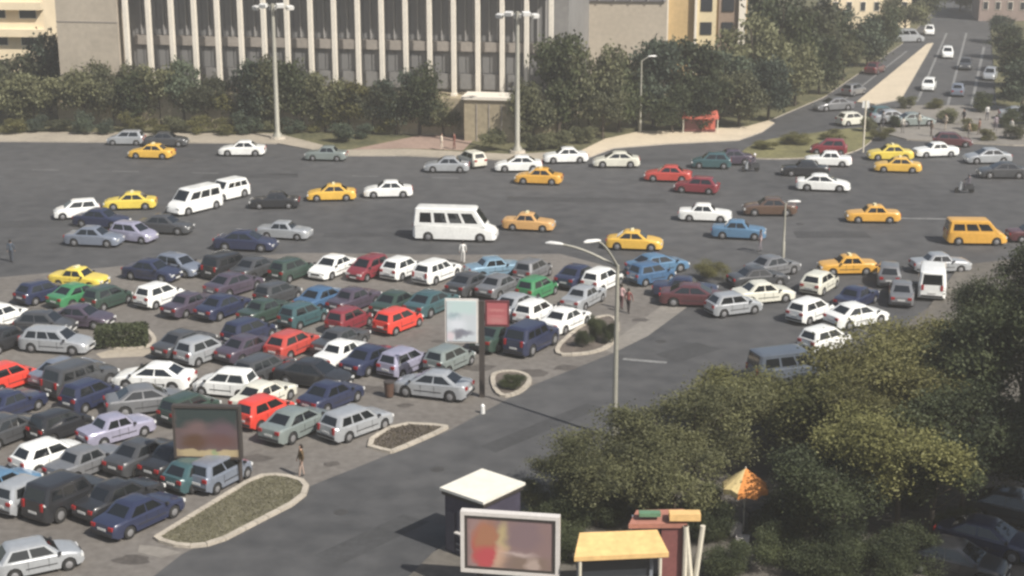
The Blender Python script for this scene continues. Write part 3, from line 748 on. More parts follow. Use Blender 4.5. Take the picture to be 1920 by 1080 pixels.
# stair parapet in front of the podium (lit block below the right hand columns)
pr = empty('stair_parapet', g(922, 262), ang)
tag(pr, 'beige stone stair parapet below the right hand columns', 'parapet')
MB().box((0, 0, 2.2), (5.2, 3.0, 4.4)).build('parapet_wall', M_podium, pr)
MB().box((0, 0, 4.55), (5.7, 3.5, .30)).build('coping', M_stone, pr)
for sx in (-1.3, 0, 1.3): MB().box((sx, -1.53, 2.0), (.10, .08, 3.9)).build('joint_strip', M_band, pr)

def block(name, label, px, py, w, d, h, m, rz=0.0, rows=None, cols=5, win=(1.4, 1.5), z0=2.0, dz=3.2, cat='building', mw=None, frame=None):
    c = g(px, py)
    b_ = empty(name, (c.x, c.y, 0.0), rz)
    tag(b_, label, cat)
    MB().box((0, d / 2, h / 2), (w, d, h)).build('wall', m, b_)
    MB().box((0, d / 2, h + .25), (w + .8, d + .8, .5)).build('roof', M_roof, b_)
    wm = MB().box((0, 0, 0), (win[0], .10, win[1])).mesh('window', [frame or M_stone])
    pm = MB().box((0, 0, 0), (win[0] - .2, .06, win[1] - .2)).mesh('pane', [mw or M_win])
    rows = rows if rows is not None else int((h - z0) / dz)
    for r in range(rows):
        for q in range(cols):
            o = link('window', wm, b_, ((q + .5) * w / cols - w / 2, -.02, z0 + r * dz + .8))
            link('pane', pm, o, (0, -.06, 0))
    return b_
lb = block('apartment_building', 'cream apartment building with dark window bands at the upper left corner', -20, 178, 15, 12, 26, mat('cream_render', (0.78, 0.66, 0.47), .85, .1), R(-4), rows=7, cols=4, win=(2.2, 1.2), z0=2.6)
for zz in (7.6, 10.8, 14.0, 17.2): MB().box((0, -.5, zz), (15.2, 1.0, .9)).build('balcony', mat('cream_render', (0.6, .5, .36)), lb)
an = block('low_annex', 'low beige annex with grey glazed upper band right of the columns', 1150, 196, 12, 8, 19, M_beige, R(-4), rows=0)
MB().box((0, -.1, 15.3), (11.6, .3, 6.6)).build('glazed_band', mat('grey_glazing', (0.16, .155, .17), .35, .1), an)
for q in range(7): MB().box((-5.6 + q * 1.87, -.3, 15.3), (.12, .2, 6.6)).build('mullion', M_fin, an)
M_ochre = mat('ochre_render', (0.50, 0.36, 0.18), 0.85, 0.12, 0.2, 2.0)
M_bright = mat('bright_render', (0.66, 0.56, 0.36), 0.85, 0.08, 0.2, 2.0)
M_brown = mat('brown_render', (0.27, 0.20, 0.15), 0.85, 0.12, 0.2, 2.0)
hb = block('hall_building', 'ochre hall with pale pilasters and a bright panel above the trees', 1300, 142, 13.4, 10, 22, M_ochre, R(0), rows=0)
for x, w in ((-6.3, .8), (-3.9, .7), (.0, .3), (6.0, .9)): MB().box((x, -.35, 11), (w, .8, 22)).build('pilaster', M_stone, hb)
MB().box((1.4, -.1, 11), (2.6, .4, 21.9)).build('bright_panel', M_bright, hb)
MB().box((4.2, -.1, 11), (2.4, .3, 21.9)).build('brown_panel', M_brown, hb)
MB().box((-5.1, -.05, 11), (1.4, .3, 21.9)).build('brown_panel', M_ochre, hb)
for zz in (6.2, 9.2, 12.2, 15.2):
    for x in (1.4, 4.2): MB().box((x, -.34, zz), (1.5, .12, 1.6)).build('window', M_win, hb)
block('distant_house', 'pale cream house peeping over the trees at the top right', 1628, 62, 13, 9, 13, mat('cream_render', (0.6, .5, .36)), R(0), rows=3, cols=6, win=(.9, 1.5), z0=3.4)
block('distant_house', 'pinkish house at the far end of the boulevard', 1892, 40, 10, 9, 7.5, mat('pink_brick', (0.30, .235, .21), .9, .2), R(-8), rows=2, cols=5, win=(.9, 1.4), z0=1.8)
# the tall block right of the picture that shades the lower right corner
tb = empty('tall_block', (42.0, 29.0, 0), 0); tag(tb, kind='structure')
MB().box((9, 12, 16.0), (18, 42, 32)).build('wall', M_beige, tb)
MB().box((9, 12, 32.3), (19, 43, .6)).build('roof', M_roof, tb)
wm = MB().box((0, 0, 0), (.12, 1.8, 1.5)).mesh('window', [M_win])
for r in range(10):
    for q in range(11): link('window', wm, tb, (-.03, -6.6 + q * 3.7, 2.6 + r * 3.0))

# ------------------------------------------------------------------ street lamps, posts
M_pole = mat('galvanised_pole', (0.36, 0.35, 0.30), 0.5, 0.12, 1.0, 8.0, metal=0.2)
M_cpole = mat('cream_pole', (0.62, 0.58, 0.48), 0.6, 0.1)
M_head = mat('luminaire_white', (0.68, 0.68, 0.66), 0.4, 0.08)
def mast(px, py, h, label, heads=5):
    o = empty('lamp_mast', g(px, py)); tag(o, label, 'street lamp', 'tall lamp masts along the far kerb')
    MB().tube([(0, 0, 0), (0, 0, .5), (0, 0, .9), (0, 0, h)], [.55, .5, .26, .19], 10).build('pole', M_pole, o, smooth=40)
    MB().tube([(0, 0, 0), (0, 0, .35)], [.9, .75], 10).build('base', M_kerb, o)
    MB().tube([(-1.7, 0, h - .5), (0, 0, h - .1), (1.7, 0, h - .5)], .07, 6).build('crossbar', M_pole, o)
    hm = MB(); hm.box((0, 0, 0), (.75, .5, .34)); hm.box((0, 0, -.2), (.6, .38, .06)); hm = hm.mesh('luminaire', [M_head])
    for i in range(heads):
        x = -1.7 + 3.4 * i / (heads - 1)
        link('luminaire', hm, o, (x, (-.5 if i % 2 else .35), h - .45 + .3 * (i % 2)), (R(14), 0, R(20 * (i - 2))))
    return o
mast(521, 262, 14.0, 'tall lamp mast with a cluster of lights in front of the left columns')
mast(970, 288, 14.0, 'tall lamp mast with a cluster of lights beside the stair parapet')
def armlamp(px, py, h, label, arms, r=.10, group='slender arm lamps'):
    o = empty('street_lamp', g(px, py) + Vector((0, 0, .12))); tag(o, label, 'street lamp', group)
    MB().tube([(0, 0, 0), (0, 0, 1.2), (0, 0, 1.25), (0, 0, h * .6), (0, 0, h)], [r * 1.7, r * 1.6, r * 1.15, r, r * .75], 10).build('pole', M_pole, o, smooth=40)
    for (dx, dy, dz) in arms:
        pts = [(dx * t, dy * t, h - .1 + dz * math.sin(t * math.pi / 2)) for t in [k / 7 for k in range(8)]]
        MB().tube(pts, r * .55, 6).build('arm', M_pole, o, smooth=60)
        hd = MB(); a = math.atan2(dy, dx)
        hd.tube([(-.35, 0, 0), (-.15, 0, .03), (.35, 0, .04), (.6, 0, 0)], [.08, .15, .19, .08], 8)
        q = hd.build('luminaire', M_head, o, (dx, dy, h - .1 + dz), a, smooth=60); q.scale = (1, 1, .6)
    return o
armlamp(1152, 822, 9.4, 'tall curved double arm lamp rising from the near tree crowns', [(-1.25, -.6, 1.5), (-3.1, 1.0, .95)], .12)
armlamp(1200, 250, 7.6, 'slim lamp with white head in front of the dark far trees', [(1.0, .2, .5)], .10)
armlamp(1468, 486, 4.2, 'slim grey pole standing behind the right hand car queue', [(.5, 0, .2)], .08)
sp_ = empty('sign_post', g(1618, 288) + Vector((0, 0, .12))); tag(sp_, 'thin cream post on the olive traffic island', 'post')
MB().tube([(0, 0, 0), (0, 0, 5.2)], .09, 8).build('pole', M_cpole, sp_); MB().box((0, 0, 4.8), (.7, .05, .7)).build('sign_plate', M_head, sp_)
bo = empty('bollard', g(905, 775)); tag(bo, 'short white bollard at the lot edge below the silver blue sedan', 'bollard')
MB().tube([(0, 0, 0), (0, 0, .45), (0, 0, .55)], [.13, .12, .05], 8).build('post', M_head, bo)

# ------------------------------------------------------------------ billboards and signs
M_frame_w = mat('white_frame', (0.62, 0.59, 0.56), 0.5, 0.08)
M_frame_d = mat('dark_frame', (0.05, 0.042, 0.038), 0.6, 0.15)
def billboard(name, label, at, rz, w, h, z0, pos_mat, m_frame, fr, legs, inner=None, depth=.3):
    o = empty(name, at, rz); tag(o, label, 'billboard')
    MB().box((0, 0, z0 + h / 2), (w - .02, depth * .6, h - .02)).build('back_panel', M_frame_d, o)
    MB().box((0, -depth * .3 - .03, z0 + h / 2), (w - 2 * fr, .04, h - 2 * fr)).build('poster', pos_mat, o)
    for (x, z, sx, sz) in ((0, z0 + fr / 2, w, fr), (0, z0 + h - fr / 2, w, fr), (-w / 2 + fr / 2, z0 + h / 2, fr, h - 2 * fr), (w / 2 - fr / 2, z0 + h / 2, fr, h - 2 * fr)):
        MB().box((x, -.03, z), (sx, depth + .06, sz)).build('frame_bar', m_frame, o)
    if inner:
        for (x, z, sx, sz) in ((0, z0 + fr + .06, w - 2 * fr, .12), (0, z0 + h - fr - .06, w - 2 * fr, .12), (-w / 2 + fr + .06, z0 + h / 2, .12, h - 2 * fr - .24), (w / 2 - fr - .06, z0 + h / 2, .12, h - 2 * fr - .24)):
            MB().box((x, -depth * .3 - .06, z), (sx, .05, sz)).build('inner_border', inner, o)
    for x in legs: MB().tube([(x, .05, 0), (x, .05, z0 + .05)], .11, 8).build('leg', M_frame_d, o)
    return o
bp = g(957, 1118)
billboard('billboard', 'white framed billboard with reddish figure poster at the lower edge', (bp.x, bp.y, .12), R(-9), 4.15, 2.75, .95,
    poster('poster_figure', (0.25, 0.17, 0.165), [(.16, .5, .10, .5, .15, (.30, .20, .19), True), (.22, .42, .14, .40, .2, (.40, .10, .08), False), (.24, .62, .13, .28, .35, (.36, .17, .10), False), (.24, .22, .12, .2, .4, (.46, .08, .09), False), (.43, .62, .07, .26, .4, (.45, .36, .20), False), (.40, .25, .07, .22, .5, (.55, .36, .26), False), (.66, .66, .19, .27, .3, (.22, .155, .165), False), (.60, .30, .16, .06, .6, (.50, .40, .38), False), (.70, .16, .25, .12, .4, (.22, .16, .13), True), (.76, .12, .07, .14, .4, (.42, .33, .29), False)]),
    M_frame_w, .16, (-1.3, 1.3), M_frame_d)
bp = g(395, 906)
billboard('billboard', 'dark framed billboard with pinkish poster among the parked cars', (bp.x, bp.y, .004), R(-3), 3.35, 2.75, 1.35,
    poster('poster_pink', (0.12, 0.085, 0.085), [(.5, .80, .5, .22, .1, (.035, .05, .05), True), (.35, .56, .2, .16, .5, (.15, .10, .10), False), (.75, .55, .2, .18, .5, (.12, .08, .095), False), (.3, .3, .2, .16, .4, (.10, .055, .035), False), (.7, .32, .25, .14, .5, (.12, .065, .06), False), (.5, .07, .5, .075, .2, (.40, .32, .19), True), (.62, .10, .06, .06, .4, (.25, .30, .16), False)]),
    M_frame_d, .11, (-1.45, 1.5))
# banner sign on one post: white poster left, red panel right
bs = empty('banner_sign', g(904, 744), R(-4)); tag(bs, 'dark post carrying a white poster panel and a red panel', 'sign')
MB().box((0, 0, 2.85), (.30, .26, 5.7)).build('post', M_frame_d, bs)
MB().box((-1.12, -.06, 4.52), (1.86, .16, 2.55)).build('white_panel', M_frame_w, bs)
MB().box((-1.12, -.16, 4.52), (1.66, .04, 2.36)).build('poster', poster('poster_blue', (0.55, 0.60, 0.64), [(.5, .85, .5, .16, .4, (.50, .63, .63), True), (.25, .62, .2, .08, .6, (.30, .40, .44), False), (.35, .42, .28, .16, .5, (.66, .70, .76), False), (.52, .22, .36, .07, .4, (.22, .23, .28), False), (.4, .16, .14, .08, .5, (.20, .20, .24), False), (.12, .12, .12, .12, .4, (.64, .56, .60), False)]), bs)
MB().box((.87, -.04, 4.98), (1.36, .16, 1.5)).build('red_panel', mat('sign_maroon', (.13, .035, .04), .5, .15), bs)
MB().box((.87, -.14, 4.98), (1.14, .04, 1.24)).build('poster', poster('poster_red', (.40, .115, .125), [(.5, .68, .36, .06, .4, (.50, .20, .20), True), (.5, .40, .36, .05, .4, (.48, .17, .18), True), (.5, .2, .4, .12, .5, (.46, .19, .19), True)]), bs)

# ------------------------------------------------------------------ kiosk, market stalls, parasol
M_navy = mat('kiosk_navy', (0.055, 0.05, 0.075), 0.55, 0.2, 0.8, 4.0)
M_kroof = mat('kiosk_roof', (0.72, 0.70, 0.62), 0.7, 0.08, 0.5, 3.0)
kc = gh(905, 912, 3.05)
ki = empty('kiosk', (kc.x, kc.y, .0), R(50)); tag(ki, 'dark navy kiosk with flat cream roof at the road edge', 'kiosk')
MB().box((0, 0, 1.5), (2.5, 2.25, 3.0)).build('wall', M_navy, ki)
MB().box((0, 0, 3.06), (2.85, 2.55, .12)).build('roof', M_kroof, ki)
MB().box((0, 0, 2.90), (2.72, 2.44, .2)).build('fascia', M_frame_d, ki)
MB().box((-1.27, -.3, 1.75), (.06, 1.3, .9)).build('shutter', mat('kiosk_shutter', (.11, .105, .13), .5, .1), ki)
MB().box((-1.36, -.3, 1.2), (.24, 1.45, .06)).build('counter', M_frame_w, ki)
MB().box((-1.27, .78, 1.1), (.06, .5, 1.9)).build('door', mat('kiosk_door', (.08, .075, .10), .5, .1), ki)
for zz in (.35, .62): MB().box((-1.28, -.3, zz), (.05, 1.5, .08)).build('trim', mat('kiosk_trim', (.22, .22, .23), .5, .1), ki)
M_awn = mat('cream_canvas', (0.68, 0.45, 0.19), 0.85, 0.14, 0.9, 4.0)
M_awnr = mat('red_canvas', (0.34, 0.15, 0.11), 0.85, 0.14, 0.9, 4.0)
M_gb = mat('stall_grey', (0.20, 0.22, 0.25), 0.6, 0.15)
M_rp = mat('stall_red', (0.20, 0.075, 0.07), 0.6, 0.15)
s1 = empty('market_stall', gh(1165, 1040, 2.35) * Vector((1, 1, 0)).length * 0 if False else (gh(1165, 1038, 2.4).x, gh(1165, 1038, 2.4).y, .12), R(3))
tag(s1, 'stall with a cream yellow awning over a grey counter', 'stall')
q = MB(); q.quad([(-1.95, -.1, 2.22), (1.95, -.1, 2.32), (1.65, 1.3, 2.72), (-1.6, 1.3, 2.66)]); q.quad([(-1.95, -.1, 2.17), (-1.6, 1.3, 2.61), (1.65, 1.3, 2.67), (1.95, -.1, 2.27)])
for a_, b2 in (((-1.95, -.1), (1.95, -.1)),): q.quad([(-1.95, -.1, 2.22), (-1.95, -.1, 2.02), (1.95, -.1, 2.12), (1.95, -.1, 2.32)])
q.build('awning', M_awn, s1)
MB().box((-.15, .95, 1.15), (3.1, .9, 2.3)).build('cabin', M_gb, s1)
MB().box((-.15, .47, 1.45), (2.8, .08, .9)).build('window', M_win, s1)
MB().box((-.15, .38, .93), (2.9, .3, .06)).build('counter', M_frame_w, s1)
for x in (-1.7, 1.62): MB().tube([(x, .0, 0), (x, .0, 2.22)], .07, 8).build('post', M_cpole, s1)
s2p = gh(1272, 978, 3.1)
s2 = empty('market_stall', (s2p.x, s2p.y, .12), R(0)); tag(s2, 'narrow red stall with pale crossed posts and red awning', 'stall')
q = MB(); q.quad([(-2.1, -.2, 2.95), (.35, -.2, 2.98), (.3, .8, 3.2), (-1.7, .8, 3.15)]); q.quad([(-2.1, -.2, 2.95), (-2.1, -.2, 2.75), (.35, -.2, 2.78), (.35, -.2, 2.98)])
q.build('awning', M_awnr, s2)
MB().box((.25, -.05, 3.28), (1.3, .5, .30)).build('sign_board', M_awn, s2)
MB().box((-1.2, .1, 3.3), (.9, .35, .16)).build('green_board', mat('green_board', (.10, .20, .12), .7, .2), s2)
MB().box((-.25, .35, 1.4), (.9, .9, 2.7)).build('red_panel', M_rp, s2)
MB().box((-1.3, .95, 1.5), (1.1, .7, 2.4)).build('cabin', M_gb, s2)
for x0, x1 in ((.28, .62), (1.0, .72), (.3, .3)): MB().tube([(x0, -.25, 2.9), (x1, -.25, .0)], .115, 8).build('post', M_cpole, s2)
s3 = empty('market_stall', g(1312, 249) + Vector((0, 0, .13)), R(-4)); tag(s3, 'small red stall on the bright curved pavement in front of the dark trees', 'stall')
M_red3 = mat('bright_red_canvas', (0.52, 0.13, 0.09), 0.8, 0.12)
MB().box((0, .3, .95), (3.3, 1.1, 1.8)).build('cabin', M_rp, s3)
MB().box((.9, -.28, .85), (1.3, .08, 1.1)).build('front_panel', M_red3, s3)
q = MB(); q.quad([(-1.9, -1.0, 1.75), (1.9, -1.0, 1.75), (1.8, .9, 2.2), (-1.8, .9, 2.2)]); q.quad([(-1.9, -1.0, 1.75), (-1.9, -1.0, 1.5), (1.9, -1.0, 1.5), (1.9, -1.0, 1.75)]); q.build('awning', M_red3, s3)
for x in (-1.8, 1.8): MB().tube([(x, -.95, 0), (x, -.95, 1.6)], .05, 6).build('post', M_cpole, s3)
pa = empty('parasol', g(1393, 1000) + Vector((0, 0, .12)), R(20)); tag(pa, 'orange and yellow market parasol between the near trees', 'parasol')
MB().tube([(0, 0, 0), (0, 0, 3.15)], .035, 6).build('pole', M_cpole, pa)
M_or = mat('orange_canvas', (0.62, 0.24, 0.06), 0.85, 0.12); M_ye = mat('yellow_canvas', (0.70, 0.55, 0.26), 0.85, 0.12)
for k_ in range(8):
    a0, a1 = k_ * math.pi / 4, (k_ + 1) * math.pi / 4; am = (a0 + a1) / 2
    p0, pm_, p1 = [(r_ * math.cos(a), r_ * math.sin(a)) for r_, a in ((1.08, a0), (.96, am), (1.08, a1))]
    q = MB()
    for A_, B2, za, zb_ in ((p0, pm_, 2.22, 2.30), (pm_, p1, 2.30, 2.22)):
        q.quad([(0, 0, 3.1), (*A_, za), (*B2, zb_)]); q.quad([(*A_, za), (*A_, za - .26), (*B2, zb_ - .24), (*B2, zb_)])
    q.build('canopy_panel', M_ye if k_ in (3, 4) else M_or, pa)
for (px, py, rz, lab, hh) in ((1376, 1006, 20, 'white goods crate under the orange parasol', .45), (1392, 1024, -10, 'low white crate in front of the orange parasol', .3)):
    c_ = empty('crate', g(px, py) + Vector((0, 0, .12)), R(rz)); tag(c_, lab, 'crate')
    MB().box((0, 0, .03), (.6, .4, .06)).build('bottom', M_frame_w, c_)
    for sx, sy, wx_, wy_ in ((0, -.18, .6, .04), (0, .18, .6, .04), (-.28, 0, .04, .32), (.28, 0, .04, .32)): MB().box((sx, sy, hh / 2 + .06), (wx_, wy_, hh)).build('side', M_frame_w, c_)
MB_t = empty('sales_table', g(1425, 985) + Vector((0, 0, .12)), R(15)); tag(MB_t, 'dark sales table right of the orange parasol', 'table')
MB().box((0, 0, .78), (1.6, .8, .06)).build('table_top', M_frame_d, MB_t)
for sx in (-.7, .7):
    for sy in (-.32, .32): MB().box((sx, sy, .375), (.06, .06, .75)).build('leg', M_frame_d, MB_t)
lb_ = empty('litter_bin', g(730, 745) + Vector((0, 0, .004))); tag(lb_, 'brown litter bin on the lot behind the silver estate car', 'bin')
M_bin = mat('bin_brown', (.09, .05, .035), .7, .2)
MB().tube([(0, 0, .08), (0, 0, .9)], [.24, .30], 10).build('drum', M_bin, lb_, smooth=40)
MB().tube([(0, 0, .9), (0, 0, .96)], [.33, .33], 10).build('rim', M_frame_d, lb_); MB().tube([(0, 0, 0), (0, 0, .08)], .16, 8).build('base', M_frame_d, lb_)

# ------------------------------------------------------------------ people (one skinned body each)
SKIN = mat('skin', (0.42, 0.26, 0.19), 0.6, 0.05); HAIR = mat('hair', (0.03, 0.022, 0.018), 0.7, 0.1); SHOE = mat('shoe', (0.03, 0.028, 0.026), 0.6, 0.1)
def cloth(n, c): return mat('cloth_' + n, c, 0.85, 0.12, 2.0, 12.0)
def person(x, y, z, rz, label, top, trousers, stride=0.16, sit=False, group=None):
    V = []; E = []; Rr = []
    def v(p, r, par=None):
        V.append(p); Rr.append(r)
        if par is not None: E.append((par, len(V) - 1))
        return len(V) - 1
    pel = v((0, 0, .95), (.15, .11)); ch = v((0, 0, 1.22), (.155, .105), pel); sh = v((0, 0, 1.42), (.15, .09), ch)
    nk = v((0, 0, 1.51), (.055, .055), sh); hd = v((.015, 0, 1.60), (.078, .088), nk); tp = v((.01, 0, 1.71), (.075, .085), hd)
    v((.095, 0, 1.60), (.018, .018), hd)
    for s in (-1, 1):
        st = stride * s
        hip = v((0, s * .09, .90), (.092, .095), pel)
        if sit: kn = v((.42, s * .16, .84), (.065, .065), hip); an_ = v((.34, s * .18, .42), (.045, .045), kn); v((.50, s * .18, .36), (.045, .035), an_)
        else: kn = v((st * .6 + .02, s * .095, .50), (.062, .062), hip); an_ = v((st, s * .095, .085), (.042, .042), kn); v((st + .15, s * .10, .04), (.045, .035), an_)
        sd = v((0, s * .19, 1.41), (.06, .06), sh)
        if sit: el = v((.20, s * .26, 1.20), (.043, .043), sd); wr_ = v((.45, s * .26, 1.12), (.03, .03), el)
        else: el = v((-st * .5, s * .24, 1.13), (.043, .043), sd); wr_ = v((-st * .5 + .10, s * .245, .88), (.030, .030), el)
        hn = v((V[wr_][0] + .02, s * .245, V[wr_][2] - .09), (.030, .022), wr_)
    me = bpy.data.meshes.new('person_body'); me.from_pydata(V, E, [])
    o = bpy.data.objects.new('person_tmp', me); C.objects.link(o)
    sk = o.modifiers.new('skin', 'SKIN'); sb = o.modifiers.new('sub', 'SUBSURF'); sb.levels = 1
    for i, d in enumerate(me.skin_vertices[0].data): d.radius = Rr[i]; d.use_root = i == 0
    dg = bpy.context.evaluated_depsgraph_get()
    m2 = bpy.data.meshes.new_from_object(o.evaluated_get(dg)); bpy.data.objects.remove(o)
    m2.name = 'person_body'; m2.materials.clear()
    for mm in (SKIN, top, trousers, SHOE): m2.materials.append(mm)
    for p in m2.polygons:
        c = p.center; p.use_smooth = True
        hand = abs(c.y) > .17 and c.z < (.93 if not sit else 1.13) and (c.z > .70 and not sit or sit and c.z > .95 and c.x > .33)
        if c.z > 1.485 or hand: p.material_index = 0
        elif c.z > .96 or (abs(c.y) > .19 and c.z > .75): p.material_index = 1
        elif c.z > (.11 if not sit else .42): p.material_index = 2
        else: p.material_index = 3
    root = bpy.data.objects.new('person', m2); C.objects.link(root)
    root.location = (x, y, z); root.rotation_euler = (0, 0, rz); tag(root, label, 'person', group)
    h = MB(); h.tube([(-.03, 0, 1.56), (-.035, 0, 1.64), (-.01, 0, 1.72), (.0, 0, 1.765)], [.085, .10, .093, .03], 10); h.build('hair', HAIR, root, smooth=60)
    return root
PEOPLE = [
 (566, 895, 200, .14, 'person in brown coat standing at the tip of the grass island', (.10, .065, .03), (.34, .26, .22), .004),
 (868, 494, 90, .1, 'person in white clothes standing below the white minibus', (.70, .70, .68), (.66, .65, .62), 0),
 (1178, 588, 60, .15, 'person in dark red jacket right of the near lamp post', (.17, .05, .045), (.035, .028, .028), .008),
 (1165, 580, 60, .1, 'person in pinkish top beside the near lamp post', (.46, .30, .30), (.12, .06, .06), .008),
 (1425, 472, 180, .12, 'person in pale pink top crossing behind the blue car', (.62, .48, .46), (.22, .20, .22), 0),
 (828, 284, 0, .1, 'person in cream clothes on the pinkish path', (.66, .58, .48), (.56, .48, .40), .12),
 (852, 282, 180, .1, 'person in red brown jacket near the stair parapet', (.22, .08, .06), (.16, .07, .06), .12),
 (22, 492, 90, .12, 'person in dark blue at the left picture edge', (.06, .08, .11), (.05, .06, .08), 0),
 (1692, 252, 90, .1, 'person in pale top on the far plaza behind the upper yellow taxi', (.55, .52, .47), (.18, .17, .16), .13),
 (1745, 258, 10, .12, 'person in dark brown on the far plaza behind the white sedan', (.11, .075, .05), (.07, .055, .045), .13),
 (1772, 246, 200, .1, 'person in beige coat in the middle of the far plaza', (.46, .40, .32), (.40, .34, .27), .13),
 (1835, 255, 150, .1, 'person in reddish brown on the far plaza behind the silver sedan', (.22, .12, .09), (.10, .07, .06), .13),
 (1866, 248, 90, .12, 'person in mauve top on the right of the far plaza', (.30, .25, .28), (.16, .14, .15), .13),
 (1895, 255, 30, .1, 'person in white top on the right of the far plaza', (.60, .58, .54), (.15, .13, .12), .13),
 (1655, 240, 30, .1, 'person in grey top at the left end of the far plaza', (.30, .30, .31), (.10, .10, .11), .13),
 (1722, 244, 30, .1, 'person in cream top walking behind the dark brown one on the far plaza', (.62, .56, .46), (.13, .12, .12), .13),
 (1806, 236, 200, .12, 'person in black on the far plaza away from the others', (.05, .05, .055), (.06, .05, .05), .13),
 (1815, 262, 20, .1, 'person in tan jacket at the plaza kerb', (.40, .30, .20), (.16, .14, .13), .13),
 (1850, 228, 100, .1, 'person in bright white shirt at the rear of the far plaza', (.68, .67, .65), (.10, .10, .12), .13),
 (1486, 168, 0, .1, 'person in white standing by the far trees left of the cream median', (.66, .64, .60), (.40, .37, .33), .10),
 (1512, 158, 0, .1, 'person in pale clothes by the far trees nearer the cream median', (.60, .58, .54), (.52, .48, .42), .10),
]
for i, (px, py, hd, st, lab, tc, pc, z) in enumerate(PEOPLE):
    p = g(px, py); person(p.x, p.y, z, R(hd), lab, cloth('t%d' % i, tc), cloth('p%d' % i, pc), st, group='people on foot')
def scooter(px, py, hd, label, plabel, ht):
    p = g(px, py); o = empty('motor_scooter', p, R(hd)); tag(o, label, 'scooter')
    for x in (-.6, .62):
        k = MB(); k.tube([(x, -.05, .27), (x, -.03, .27), (x, .03, .27), (x, .05, .27)], [.2, .27, .27, .2], 14); k.build('wheel', M_rub, o)
    k = MB(); k.box((-.45, 0, .55), (.75, .3, .35)); k.box((.05, 0, .3), (.5, .3, .1)); k.build('body', P_('darkgray'), o)
    k = MB(); k.tube([(.42, 0, .3), (.35, 0, .95)], [.16, .10], 8); k.tube([(.30, -.32, 1.0), (.34, 0, 1.02), (.30, .32, 1.0)], .025, 6); k.build('front_shield', P_('silver'), o)
    MB().box((-.4, 0, .77), (.62, .26, .1)).build('seat', M_plast, o)
    per = person(p.x - math.cos(R(hd)) * .35, p.y - math.sin(R(hd)) * .35, -.02, R(hd), plabel, cloth('rd' + str(px), (.10, .09, .11)), cloth('rp' + str(px), (.05, .05, .06)), sit=True)
    MB().tube([(0, 0, 1.56), (0, 0, 1.62), (0, 0, 1.72), (0, 0, 1.79)], [.11, .14, .12, .04], 10).build('helmet', mat('helmet' + str(px), ht, .3, .05), per, smooth=60)
scooter(1407, 322, 185, 'dark motor scooter left of the olive traffic island', 'person with white helmet riding the scooter near the olive island', (.68, .66, .66))
scooter(1808, 362, 175, 'dark motor scooter on the empty right part of the square', 'person with dark helmet riding the scooter on the right of the square', (.05, .05, .06))
# ------------------------------------------------------------------ trees, shrubs, hedge, grass
M_bark = mat('bark', (0.085, 0.068, 0.05), 0.95, 0.3, 2.0, 9.0, None, 0.3)
LEAF_NEAR = leafmat('leaf_olive', (0.068, 0.072, 0.026), (0.205, 0.20, 0.075), .35)
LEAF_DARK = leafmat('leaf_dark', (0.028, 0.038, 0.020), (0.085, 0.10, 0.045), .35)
LEAF_FAR = leafmat('leaf_far', (0.062, 0.068, 0.040), (0.175, 0.178, 0.095), .8)
LEAF_YEL = leafmat('leaf_yellow', (0.078, 0.076, 0.028), (0.205, 0.195, 0.076), .3)
LEAF_BLUE = leafmat('leaf_bluish', (0.050, 0.066, 0.048), (0.125, 0.155, 0.10), .6)
LEAF_GREY = leafmat('leaf_greyish', (0.066, 0.070, 0.034), (0.185, 0.185, 0.085), .35)
def crown_mesh(seed, n, leaf, lobes=9, flat=.8, hollow=.5, loose=False):
    """unit crown (radius about 1 round the origin): leaf sized faces scattered in uneven lobes"""
    rd = random.Random(seed); L = []
    for i in range(lobes):
        a = rd.uniform(0, 2 * math.pi); u = rd.uniform(-.75, .85); r_ = rd.uniform(.25, .66) if not loose else rd.uniform(.30, .92)
        L.append((Vector((math.cos(a) * r_ * math.sqrt(1 - u * u * .7), math.sin(a) * r_ * math.sqrt(1 - u * u * .7), u * .62)), rd.uniform(.28, .46) if not loose else rd.uniform(.20, .40)))
    verts = []; faces = []
    clumps = []
    for i in range(n // 14):
        c, r_ = rd.choice(L)
        d = Vector((rd.gauss(0, 1), rd.gauss(0, 1), rd.gauss(0, 1) + .25)).normalized()
        clumps.append(c + d * r_ * (hollow + (1 - hollow) * rd.random()) * Vector((1, 1, flat)).length / 1.62)
    for c in clumps:
        s = rd.uniform(.06, .13)
        for j in range(14):
            p = c + Vector((rd.gauss(0, s), rd.gauss(0, s), rd.gauss(0, s * .6)))
            nrm = Vector((rd.gauss(0, 1), rd.gauss(0, 1), rd.gauss(.5, .9))).normalized()
            t = nrm.orthogonal().normalized(); t = Matrix.Rotation(rd.uniform(0, 6.28), 3, nrm) @ t; b_ = nrm.cross(t)
            l = leaf * rd.uniform(.6, 1.3); w = l * rd.uniform(.45, .7)
            k = len(verts)
            verts += [p - t * l, p + b_ * w, p + t * l, p - b_ * w]
            faces.append((k, k + 1, k + 2, k + 3))
    me = bpy.data.meshes.new('crown'); me.from_pydata([tuple(v) for v in verts], [], faces)
    return me
def trunk_mesh(seed, limbs=6):
    """unit tree height 1, crown centre at .62"""
    rd = random.Random(seed); k = MB()
    k.tube([(0, 0, -.03), (0, 0, .03), (.004, .003, .25), (rd.uniform(-.02, .02), rd.uniform(-.02, .02), .5), (rd.uniform(-.04, .04), rd.uniform(-.04, .04), .82)], [.034, .024, .019, .013, .004], 8)
    for i in range(limbs):
        a = i * 2.4 + rd.uniform(-.4, .4); z = rd.uniform(.26, .5); r_ = rd.uniform(.18, .32)
        k.tube([(0, 0, z), (math.cos(a) * r_ * .45, math.sin(a) * r_ * .45, z + .10), (math.cos(a) * r_, math.sin(a) * r_, z + rd.uniform(.2, .34))], [.012, .008, .003], 6)
    return k.mesh('trunk', [M_bark], 50)
NEARC = {}
